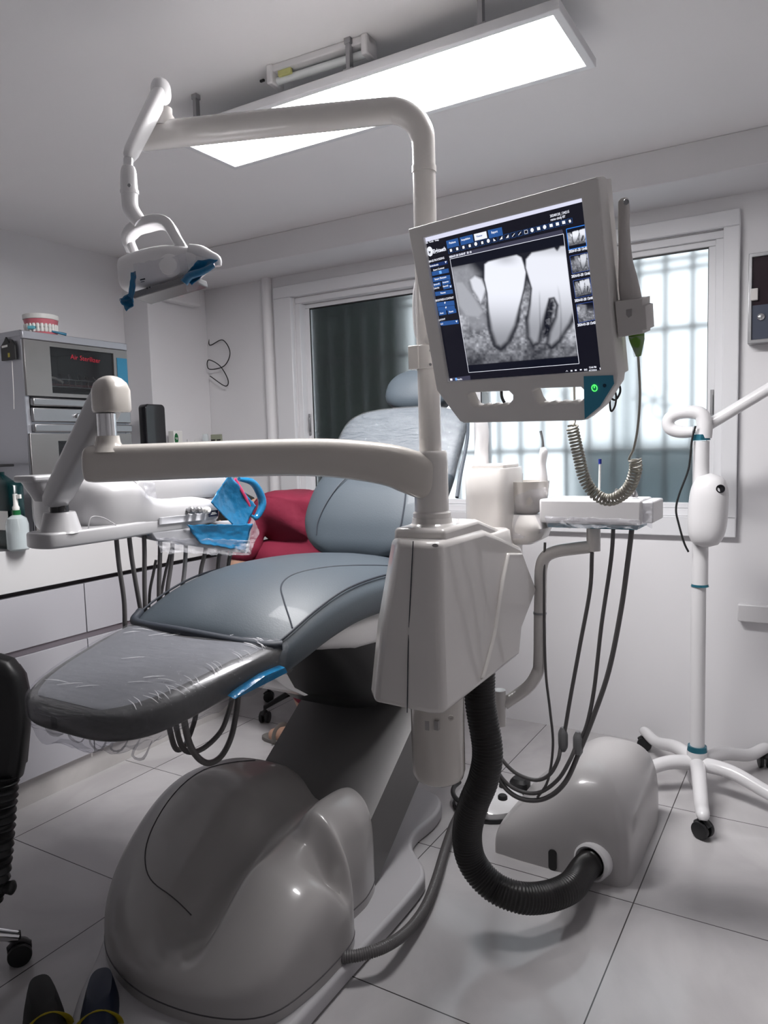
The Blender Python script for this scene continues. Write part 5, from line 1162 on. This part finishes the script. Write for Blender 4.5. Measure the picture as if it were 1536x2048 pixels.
# instruments standing in the tray
sy = thing('water_syringe', 'slim white water syringe with a steel bent tip standing in the assistant tray', 'syringe', tuple(YP(1087, 960, ya + .02)))
tube('syringe_handle', [tuple(YP(a, b, ya + .03)) for a, b in ((1090, 992), (1087, 960), (1085, 930), (1087, 905), (1085, 895))], [.009, .011, .009, .011, .006], M_WHITE, sy, seg=16)
tube('tip', [tuple(YP(a, b, ya + .03)) for a, b in ((1086, 896), (1085, 880), (1081, 862))], [.004, .003, .0035], M_STEEL, sy, seg=10)
sj = thing('saliva_ejector', 'thin clear suction straw with a dark blue tip in the assistant tray', 'suction tip', tuple(YP(1199, 1000, ya + .03)))
tube('straw', [tuple(YP(1198, 998, ya + .03)), tuple(YP(1200, 928, ya + .03))], .0028, M_TOOTH, sj, smooth=0, seg=10)
tube('blue_tip', [tuple(YP(1200, 928, ya + .03)), tuple(YP(1200, 918, ya + .03))], .0040, mat('navy_tip', (.01, .02, .22), .4), sj, smooth=0, seg=10)
for a in (1233, 1268):
    tag(lathe('valve_fitting', [(.009, 0), (.010, .008), (.006, .016), (.003, .024)], YP(a, 996, ya + .01), M_CHROME, seg=14), 'small chrome valve fitting on the assistant tray, ' + ('beside the coiled cable' if a < 1250 else 'at its right end'), 'valve')
# hoses hanging from the tray, looping to the unit
yh = ya - .01
H3 = [([(1184, 1105), (1180, 1180), (1160, 1290), (1140, 1400), (1129, 1465), (1122, 1490), (1116, 1520), (1098, 1550), (1070, 1560), (1030, 1545), (998, 1510), (985, 1470)], .0052),
      ([(1227, 1050), (1222, 1120), (1203, 1250), (1188, 1380), (1172, 1455), (1155, 1485), (1140, 1520), (1115, 1560), (1075, 1586), (1030, 1578), (1000, 1550), (985, 1510)], .0052),
      ([(1264, 1055), (1256, 1120), (1242, 1220), (1218, 1340), (1188, 1430), (1160, 1500), (1130, 1565), (1090, 1597), (1045, 1598), (1010, 1575), (985, 1530)], .0065),
      ([(1090, 1085), (1088, 1150), (1089, 1260), (1092, 1350), (1100, 1420), (1106, 1490), (1096, 1560), (1075, 1595)], .0035)]
for pts, r in H3:
    tube('suction_hose', [tuple(YP(a, b, yh - (.0 if i < 6 else .02))) for i, (a, b) in enumerate(pts)], r, M_GREYHOSE, at_, seg=12)
for a, b in ((1126, 1478), (1156, 1487)):
    c = YP(a, b, yh)
    lathe('hose_connector', [(.006, -.034), (.0125, -.022), (.0135, -.012), (.0135, .014), (.011, .022), (.006, .032)], c, M_GREYHOSE2, at_, seg=8)

# ------------------------------------------------------------------ floor box with the big corrugated hose
fb = thing('floor_box', 'rounded cream utility box on the tiles below the assistant tray', 'utility box', (-.64, 2.22, 0))
fo = [(-.845, 2.03), (-.80, 2.004), (-.65, 1.998), (-.50, 1.995), (-.455, 2.01), (-.44, 2.06), (-.44, 2.25), (-.442, 2.42), (-.47, 2.46), (-.64, 2.47), (-.80, 2.46), (-.845, 2.42), (-.85, 2.22)]
def fbh(x, y): return .115 + .175 * S((x + .85) / .27) - .05 * S((2.25 - y) / .28) * S((x + .55) / .12)
bm = bmesh.new(); add_dome(bm, fo, (-.64, 2.24), fbh, p=3.6, rings=44, smooth=8)
fbo = finish(bm, 'box_cover', mat('box_cream', (.40, .385, .385), .32, coat=.3), fb, smooth=60)
pc = P(1172, 1735, Y=1.99); 
lathe('port_ring', [(.052, -.008), (.052, .022), (.046, .026), (.041, .022), (.041, -.005)], V((-.535, 2.0, .062)), M_WHITE, fb, axis=(-.25, -1, 0.05))
plate('cable_slot', [rrect(-.012, 0, .012, .062, .010)], frame(V((-.655, 1.9965, .0)), (1, 0, 0), (0, 0, 1)), .004, M_BLACK, fb)
# corrugated hose
hp = [V((-.700, 1.60, .70)), V((-.700, 1.60, .62)), P(975, 1500, Y=1.60), P(966, 1560, Y=1.60), P(946, 1610, Y=1.60), P(934, 1670, Y=1.62), P(945, 1725, Y=1.63), P(985, 1772, Y=1.64), P(1040, 1795, Y=1.66), P(1095, 1793, Y=1.72), P(1142, 1773, Y=1.80), V((-.548, 1.945, .062)), V((-.535, 1.995, .062))]
path = catmull([tuple(p) for p in hp], 40); cum = [0]
for a, b in zip(path, path[1:]): cum.append(cum[-1] + (V(b) - V(a)).length)
n_ = int(cum[-1] / .0016); res = []
for k in range(n_ + 1):
    s_ = cum[-1] * k / n_; i = max(0, min(len(path) - 2, int(np.searchsorted(cum, s_)) - 1)); f_ = (s_ - cum[i]) / max(cum[i + 1] - cum[i], 1e-9); res.append(tuple(V(path[i]).lerp(V(path[i + 1]), f_)))
bm = bmesh.new(); add_tube(bm, res, .036, seg=28, smooth=0, prof=lambda i: 1 + .045 * math.cos(2 * math.pi * i / 5))
tag(finish(bm, 'suction_duct', M_HOSE, smooth=180), 'thick black corrugated hose curving from the unit cabinet to the floor box', 'hose')
# thin corrugated conduit from the chair base
hp = [P(676, 1915, Z=.06), P(720, 1910, Z=.062), P(770, 1893, Z=.062), P(815, 1862, Z=.035), P(850, 1815, Z=.02), P(872, 1760, Z=.02), P(893, 1690, Z=.02), P(912, 1640, Z=.02), P(940, 1600, Z=.02), V((-.9, 2.3, .02))]
path = catmull([tuple(p) for p in hp], 30); cum = [0]
for a, b in zip(path, path[1:]): cum.append(cum[-1] + (V(b) - V(a)).length)
n_ = int(cum[-1] / .0014); res = []
for k in range(n_ + 1):
    s_ = cum[-1] * k / n_; i = max(0, min(len(path) - 2, int(np.searchsorted(cum, s_)) - 1)); f_ = (s_ - cum[i]) / max(cum[i + 1] - cum[i], 1e-9); res.append(tuple(V(path[i]).lerp(V(path[i + 1]), f_)))
bm = bmesh.new(); add_tube(bm, res, .0135, seg=14, smooth=0, prof=lambda i: 1 + .06 * math.cos(2 * math.pi * i / 4))
tag(finish(bm, 'corrugated_conduit', mat('conduit_grey', (.10, .095, .095), .35), smooth=180), 'thin grey corrugated conduit on the floor beside the chair base', 'conduit')
# foot pedal
fp = thing('foot_pedal', 'round white foot pedal with black buttons on the floor behind the black hose', 'foot pedal', (-.98, 2.27, 0))
pc = V((-.965, 2.27, 0))
lathe('pedal_base', [(.125, .0), (.128, .006), (.125, .012)], pc, M_BLACK, fp)
lathe('pedal_body', [(.118, .012), (.118, .03), (.09, .052), (.0, .056)], pc, M_WHITE, fp)
for dx, dy, r in ((.06, -.03, .016), (-.04, -.05, .016), (0.03, .05, .014)): lathe('pedal_button', [(r, .04), (r, .062), (r * .8, .066), (0, .067)], pc + V((dx, dy, 0)), M_BLACK, fp)
tube('pedal_rail', [tuple(pc + V((.125 * math.cos(a), .125 * math.sin(a), .05))) for a in [math.radians(x) for x in range(170, 300, 20)]], .008, M_BLACK, fp)
bm = bmesh.new(); q = P(1040, 1562, Z=.05)
add_loft(bm, [[(q.x + x * .035, q.y + y * .03, z) for x, y in sect(0, 0, s, s, 3, 12)] for z, s in ((.0, 1), (.05, 1), (.062, .7))])
tag(finish(bm, 'rubber_block', M_BLACK), 'small black rubber block on the floor beside the foot pedal', 'rubber block')

# ------------------------------------------------------------------ whitening lamp stand at the right
SXc, SYc = -.365, 2.72
ls = thing('lamp_stand', 'white wheeled lamp stand with teal rings and a raised arm at the right', 'lamp stand', (SXc, SYc, 0))
def SPt(px, py): return P(px, py, Y=SYc)
hubz = SPt(1390, 1500).z
lathe('post', [(.0245, hubz), (.0245, SPt(1395, 1170).z)], (SXc, SYc, 0), M_WHITE, ls)
lathe('upper_post', [(.0265, SPt(1395, 1170).z), (.0265, SPt(1405, 882).z)], (SXc + .004, SYc, 0), M_WHITE, ls)
for nm, z, r, h in (('teal_ring', hubz - .004, .034, .022), ('teal_ring', SPt(1395, 1170).z - .004, .0295, .008), ('teal_ring', SPt(1408, 878).z - .004, .0295, .020)):
    lab(lathe(nm, [(r, z), (r * .92, z + h)], (SXc + (.004 if z > .5 else 0), SYc, 0), M_TEAL, ls), 'teal metallic ring')
tips = [(-.302, 2.385), (-.62, 2.555), (-.595, 2.985), (-.17, 3.02), (-.03, 2.60)]
lathe('hub', [(.018, hubz - .13), (.030, hubz - .11), (.034, hubz - .02), (.034, hubz)], (SXc, SYc, 0), M_WHITE, ls)
def caster(parent, x, y, ang, r=.028, m=M_BLACK):
    """twin wheel caster: fork with two wheels"""
    d = V((math.cos(ang), math.sin(ang), 0)); s = V((-d.y, d.x, 0)); c = V((x, y, r))
    cs = bpy.data.objects.new('caster', None)
    bm = bmesh.new()
    for k in (-1, 1): add_lathe(bm, [(0, -.009), (r * .6, -.009), (r * .95, -.007), (r, -.003), (r, .003), (r * .95, .007), (r * .6, .009), (0, .009)], c + s * (.014 * k), axis=s, seg=24)
    w_ = finish(bm, 'caster', m, parent, smooth=40)
    bm = bmesh.new(); add_tube(bm, [tuple(c - d * r * .9 + V((0, 0, r * .55))), tuple(c + V((0, 0, r * 1.12))), tuple(c + d * r * .9 + V((0, 0, r * .55)))], r * .35, seg=10, flat=(.5, 1.1)); add_tube(bm, [tuple(c + V((0, 0, r))), tuple(c + V((0, 0, r * 1.9)))], .006, smooth=0)
    finish(bm, 'caster_fork', m, w_); return w_
for i, (x, y) in enumerate(tips):
    d = V((x - SXc, y - SYc, 0)); q = V((SXc, SYc, 0))
    tube('leg', [tuple(q + V((0, 0, hubz - .045))), tuple(q + d * .35 + V((0, 0, hubz - .04))), tuple(q + d * .75 + V((0, 0, hubz - .075))), (x, y, .075), tuple(q + d * 1.04 + V((0, 0, .062)))], [.026, .024, .022, .020, .012], M_WHITE, ls, seg=18)
    caster(ls, x, y, math.atan2(d.y, d.x) + .9)
# control head
hd_ = [SPt(1425, 950), SPt(1425, 1098)]
cxh = SPt(1418, 1020); hh = (hd_[0].z - hd_[1].z) / 2
rings = []
for t in np.linspace(-1, 1, 21):
    s = max((1 - abs(t) ** 3.2) ** (1 / 2.6), .05); rings.append([(x, y, cxh.z + hh * t) for x, y in sect(cxh.x + .0 + .006 * t, SYc - .025, .062 * s, .060 * s, 2.5, 32)])
hh_o = loft('control_housing', rings, M_WHITE, ls, smooth=60)
c = P(1440, 978, Y=SYc - .078); lathe('sensor_lens', [(.014, 0), (.014, .004), (.010, .004), (.010, .001)], c + V((0, .008, 0)), M_BLACKG, hh_o, axis=(.3, -.95, .1), seg=20)
# looped head tube and arm
tube('bent_tube', [tuple(SPt(a, b)) for a, b in ((1408, 876), (1409, 850), (1403, 830), (1385, 824), (1360, 826), (1342, 834), (1336, 846), (1342, 858), (1362, 864), (1386, 864))], [.0255, .0255, .024, .0225, .021, .021, .021, .0215, .021, .018], M_WHITE, ls, seg=20)
tube('upper_arm', [tuple(P(1390, 866, Y=SYc + .035)), tuple(P(1430, 842, Y=SYc + .04)), tuple(P(1480, 812, Y=SYc + .05)), tuple(P(1550, 770, Y=SYc + .06))], .0195, M_WHITE, ls, seg=18)
tube('signal_cable', [tuple(P(a, b, Y=SYc - .03)) for a, b in ((1391, 852), (1384, 880), (1380, 920), (1375, 945), (1358, 990), (1352, 1020), (1358, 1050), (1368, 1085), (1377, 1104))], .0035, M_BLACK, ls, seg=8)

# ------------------------------------------------------------------ black office stool at the left edge
bs = thing('office_chair', 'black office chair with chrome feet cut off at the left edge', 'office chair', (-1.85, .80, 0))
def BP(px, py, D=1.69): return P(px, py, D=D)
col = P(-225, 1700, D=1.69); col.z = 0
q = [BP(-90, 1308), BP(0, 1306), BP(28, 1316), BP(48, 1345), BP(57, 1400), BP(54, 1460), BP(42, 1535), BP(36, 1560), BP(0, 1565), BP(-90, 1560)]
vx = ROT @ V((1, 0, 0)); vx = V((vx.x, vx.y, 0)).normalized(); vyy = V((0, 0, 1))
bf = frame(BP(0, 1430), vx, vyy); bfi = bf.inverted()
bk_ = plate('backrest', [[tuple((bfi @ p)[:2]) for p in q]], bf, .06, M_BLACK, bs, bevel=0.02, bres=3)
plate('backrest_cover', [[tuple((bfi @ BP(a, b))[:2]) for a, b in ((35, 1330), (48, 1350), (56, 1400), (52, 1460), (42, 1535), (36, 1535))]], bf @ Matrix.Translation((0, 0, -.01)), .03, mat('charcoal_trim', (.04, .036, .04), .5), bk_, bevel=.004)
stem = [BP(0, 1550), BP(-4, 1620), BP(-8, 1700), BP(-18, 1775), BP(-60, 1815), col + V((0, 0, .34))]
path = catmull([tuple(p) for p in stem], 16); n_ = len(path)
bm = bmesh.new(); add_tube(bm, path, .036, seg=20, smooth=0, prof=lambda i: (1.1 - .35 * i / n_) * (1 + .09 * math.cos(i * 1.9)))
finish(bm, 'bellows_sleeve', M_BLACK, bs)
tube('tension_knob', [tuple(BP(-20, 1776)), tuple(BP(15, 1775)), tuple(BP(25, 1775)), tuple(BP(30, 1775))], [.010, .014, .016, .009], M_BLACK, bs)
sz_ = BP(28, 1655, 1.8).z; er = (P(28, 1655, D=1.8) - P(-225, 1655, D=1.69)).length - .01
lathe('seat', [(.05, sz_ - .05), (er * .85, sz_ - .04), (er, sz_ - .01), (er, sz_ + .02), (er * .9, sz_ + .04), (0, sz_ + .05)], col, mat('purple_grey', (.035, .03, .035), .6), bs)
lathe('gas_lift', [(.028, .10), (.028, .25), (.016, .25), (.016, sz_ - .04)], col, M_BLACK, bs)
ct_ = P(41, 1925, Z=.0); v00 = V((ct_.x - col.x, ct_.y - col.y, 0))
for k in range(5):
    v0 = Matrix.Rotation(k * 2 * math.pi / 5, 3, 'Z') @ v00; e_ = col + v0
    tube('foot', [tuple(col + V((0, 0, .115))), tuple(col + v0 * .6 + V((0, 0, .105))), tuple(e_ + V((0, 0, .068)))], [.02, .017, .013], M_CHROME, bs, seg=12)
    caster(bs, e_.x, e_.y, 1.0 + k)

# ------------------------------------------------------------------ footwear-like things near the camera
def shoe(name, label, px, py, ang, m1, seed):
    """low sneaker: sole, upper, toe cap, strap"""
    c = P(px, py, Z=.0); d = V((math.cos(ang), math.sin(ang), 0)); s = V((-d.y, d.x, 0))
    t = thing(name, label, 'shoe', tuple(c))
    def ring(z, k, sh=0): return [c + d * (x + sh) + s * y + V((0, 0, z)) for x, y in sect(0, 0, .13 * k, .045 * k, 2.6, 32)]
    loft('sole', [ring(0, .96), ring(.004, 1), ring(.022, 1), ring(.026, .96)], M_BLACK, t)
    up = []
    for z, kx, sh, ky in ((.024, .97, 0, .96), (.045, .93, -.006, .9), (.062, .80, -.018, .8), (.078, .60, -.04, .68), (.092, .46, -.055, .55)):
        up.append([c + d * (x + sh) + s * y + V((0, 0, z)) for x, y in sect(0, 0, .13 * kx, .045 * ky, 2.6, 32)])
    loft('upper', up, m1, t)
    loft('toe_cap', [[c + d * (.075 + x) + s * y + V((0, 0, z)) for x, y in sect(0, 0, .052 * k, .043 * k, 2.4, 24)] for z, k in ((.024, 1), (.042, .95), (.055, .7), (.060, .3))], mat('grey_toe', (.30, .29, .30), .5), t)
    bm = bmesh.new(); add_tube(bm, [tuple(c + d * .01 + s * y + V((0, 0, z))) for y, z in ((-.046, .03), (-.038, .062), (0, .082), (.038, .062), (.046, .03))], .010, seg=8, flat=(.35, 1)); lab(finish(bm, 'strap', mat('yellow_strap', (.35, .27, .01), .5), t), 'yellow strap')
    return t
shoe('sneaker', 'navy sneaker with grey toe and yellow strap at the bottom edge, the right one', 200, 2090, -.75, mat('navy_cloth', (.008, .014, .035), .5), 1)
shoe('sneaker', 'black sneaker with grey toe and yellow strap at the bottom edge, the left one', 95, 2098, -.5, mat('black_cloth', (.008, .008, .008), .6), 2)

# ------------------------------------------------------------------ stool and bending person behind the chair
stl = thing('rolling_stool', 'dark rolling stool with casters on the floor behind the chair', 'stool', (-2.02, 2.72, 0))
hub2 = V((-2.10, 2.76, 0))
lathe('stool_column', [(.03, .06), (.03, .30), (.02, .30), (.02, .45)], hub2, M_BLACK, stl)
lathe('stool_seat', [(.05, .44), (.13, .45), (.145, .47), (.14, .495), (.11, .508), (0, .51)], hub2, M_BLACK, stl)
for k in range(5):
    a = math.radians(-108 + 72 * k); e_ = hub2 + V((math.cos(a) * .24, math.sin(a) * .24, 0))
    tube('stool_leg', [tuple(hub2 + V((0, 0, .12))), tuple((hub2 + e_) / 2 + V((0, 0, .10))), tuple(e_ + V((0, 0, .07)))], [.016, .014, .010], M_BLACK, stl, seg=10)
    caster(stl, e_.x, e_.y, a + .6, r=.026)

def skin_body(name, pts, edges, m, parent=None, sub=2, root=0):
    me = bpy.data.meshes.new(name); me.from_pydata([p[:3] for p in pts], edges, []); o = bpy.data.objects.new(name, me); COL.objects.link(o)
    sk = o.modifiers.new('skin', 'SKIN'); sk.use_smooth_shade = True
    for i, p in enumerate(pts):
        r = p[3]; me.skin_vertices[0].data[i].radius = r if isinstance(r, tuple) else (r, r)
    me.skin_vertices[0].data[root].use_root = True
    s = o.modifiers.new('sub', 'SUBSURF'); s.levels = sub; s.render_levels = sub
    dg = bpy.context.evaluated_depsgraph_get(); me2 = bpy.data.meshes.new_from_object(o.evaluated_get(dg)); bpy.data.objects.remove(o)
    me2.materials.clear(); me2.materials.append(m)
    for p in me2.polygons: p.use_smooth = True
    o2 = bpy.data.objects.new(name, me2); COL.objects.link(o2)
    if parent: attach(o2, parent)
    return o2
pe = thing('person', 'person in maroon scrubs bending low behind the chair, face hidden by the instrument unit', 'person', (-1.75, 2.45, 0))
pel = V((-1.50, 2.52, .90)); 
J = {'pel': (-1.52, 2.52, .88, .12), 'wai': (-1.66, 2.50, .95, .115), 'che': (-1.86, 2.47, .98, .125), 'nec0': (-2.02, 2.45, 1.00, .07), 'nec': (-2.09, 2.43, .985, .048), 'hd0': (-2.16, 2.41, .96, .075), 'hd1': (-2.22, 2.40, .91, .07),
     'sl': (-2.00, 2.33, .98, .055), 'el': (-2.02, 2.22, .76, .040), 'wl': (-2.18, 2.25, .62, .028), 'hl': (-2.24, 2.27, .59, .03),
     'sr': (-1.98, 2.60, .98, .055), 'er': (-2.04, 2.66, .76, .040), 'wr': (-2.20, 2.52, .62, .028), 'hr': (-2.26, 2.50, .59, .03),
     'h1': (-1.56, 2.43, .82, .09), 'k1': (-2.07, 2.38, .76, .06), 'a1': (-1.82, 2.42, .085, .035), 'f1': (-1.93, 2.39, .038, .036), 't1': (-2.02, 2.37, .026, .028),
     'h2': (-1.56, 2.61, .82, .09), 'k2': (-1.80, 2.58, .64, .06), 'a2': (-1.66, 2.60, .085, .035), 'f2': (-1.74, 2.60, .035, .032), 't2': (-1.82, 2.60, .022, .022)}
E_ = [('pel', 'wai'), ('wai', 'che'), ('che', 'nec0'), ('nec0', 'nec'), ('nec', 'hd0'), ('hd0', 'hd1'), ('che', 'sl'), ('sl', 'el'), ('el', 'wl'), ('wl', 'hl'), ('che', 'sr'), ('sr', 'er'), ('er', 'wr'), ('wr', 'hr'),
      ('pel', 'h1'), ('h1', 'k1'), ('k1', 'a1'), ('a1', 'f1'), ('f1', 't1'), ('pel', 'h2'), ('h2', 'k2'), ('k2', 'a2'), ('a2', 'f2'), ('f2', 't2')]
# fingers
for h_, sgn in (('hl', 1), ('hr', -1)):
    hx_, hy2, hz2, _ = J[h_]
    for i, (oy, ln_) in enumerate(((-.024, .045), (-.008, .055), (.008, .05), (.022, .04))):
        J[f'{h_}{i}a'] = (hx_ - .045, hy2 + oy, hz2 - .012, .009); J[f'{h_}{i}b'] = (hx_ - .045 - ln_ * .7, hy2 + oy * 1.1, hz2 - .03, .008)
        E_ += [(h_, f'{h_}{i}a'), (f'{h_}{i}a', f'{h_}{i}b')]
    J[h_ + 'ta'] = (hx_ - .01, hy2 - .035 * sgn, hz2 - .01, .010); J[h_ + 'tb'] = (hx_ - .035, hy2 - .055 * sgn, hz2 - .02, .008); E_ += [(h_, h_ + 'ta'), (h_ + 'ta', h_ + 'tb')]
ks = list(J); ix = {k: i for i, k in enumerate(ks)}
body_ = skin_body('body', [J[k] for k in ks], [(ix[a], ix[b]) for a, b in E_], M_SKIN, pe, sub=2, root=ix['pel'])
def cloth(name, keys, edges, grow, m, over={}):
    ks2 = list(keys); i2 = {k: i for i, k in enumerate(ks2)}
    return skin_body(name, [(*J[k][:3], J[k][3] + grow) if k not in over else over[k] for k in ks2], [(i2[a], i2[b]) for a, b in edges], m, pe, sub=3, root=0)
top = cloth('scrub_top', ['che', 'wai', 'pel', 'nec0', 'sl', 'sr', 'cl', 'cr'], [('pel', 'wai'), ('wai', 'che'), ('che', 'nec0'), ('che', 'sl'), ('che', 'sr'), ('sl', 'cl'), ('sr', 'cr')], .02, M_SCRUB, {'cl': (-2.02, 2.23, .77, .058), 'cr': (-2.0, 2.64, .86, .06), 'pel': (-1.48, 2.52, .86, .17), 'wai': (-1.68, 2.48, .885, .195), 'che': (-1.92, 2.45, .925, .19)})
tro = cloth('scrub_trousers', ['pel', 'h1', 'k1', 'a1b', 'h2', 'k2', 'a2b'], [('pel', 'h1'), ('h1', 'k1'), ('k1', 'a1b'), ('pel', 'h2'), ('h2', 'k2'), ('k2', 'a2b')], .025, M_SCRUB, {'a1b': (-1.82, 2.42, .17, .06), 'a2b': (-1.66, 2.60, .17, .06), 'pel': (-1.50, 2.52, .84, .14), 'h1': (-1.58, 2.40, .80, .155), 'k1': (-2.07, 2.38, .76, .135)})
# folds: radiating pleats pressed into the cloth
for o in (top, tro):
    fo_ = V((-1.52, 2.36, .80))
    for v in o.data.vertices:
        d = v.co - fo_; a = math.atan2(d.z, -d.x); r = d.length
        amp = .026 * math.exp(-r / .40)
        v.co += v.normal * (amp * math.sin(a * 15 + noise.noise(v.co * 5) * 2.5) + .004 * noise.noise(v.co * 14))
hair = lathe('hair', [(0, -.098), (.05, -.09), (.088, -.05), (.096, 0), (.085, .05), (.06, .07)], V((-2.17, 2.41, .965)), M_HAIR, pe, axis=(.35, 0, -.94))
bm = bmesh.new()
for s_ in (-1, 1): add_lathe(bm, [(0, -.006), (.014, -.004), (.016, 0), (.014, .004), (0, .006)], V((-2.19, 2.405 + .085 * s_, .93)), axis=(0, 1, 0), seg=14, sy=1.4)
add_lathe(bm, [(0, 0), (.012, -.01), (.016, -.03), (.006, -.04)], V((-2.295, 2.395, .925)), axis=(.5, 0, .8), seg=12)
finish(bm, 'ears_and_nose', M_SKIN, body_)
bm = bmesh.new()
for s_ in (-1, 1): add_lathe(bm, [(0, -.008), (.008, -.005), (.010, 0), (.008, .005), (0, .008)], V((-2.275, 2.398 + .028 * s_, .94)), axis=(-1, 0, 0), seg=12)
finish(bm, 'eyes', M_TOOTH, body_)
tube('mouth', [(-2.275, 2.375, .872), (-2.282, 2.398, .868), (-2.275, 2.42, .872)], .004, mat('lips', (.35, .12, .1), .5), body_, seg=8)
# grey sandal on the visible foot
bm = bmesh.new(); c = V((-1.93, 2.39, .012)); rings = [[c + V((x, y, z)) for x, y in sect(-.02, 0, .115 * k, .042 * k, 2.6, 24)] for z, k in ((-.012, .97), (-.010, 1), (.004, 1), (.006, .96))]
add_loft(bm, rings); add_tube(bm, [tuple(c + V((-.04, y, z))) for y, z in ((-.042, 0), (-.036, .035), (0, .050), (.036, .035), (.042, 0))], .02, seg=8, flat=(.2, 1))
finish(bm, 'sandal', mat('grey_sandal', (.16, .15, .14), .6), pe)
for o in (body_,):
    pass
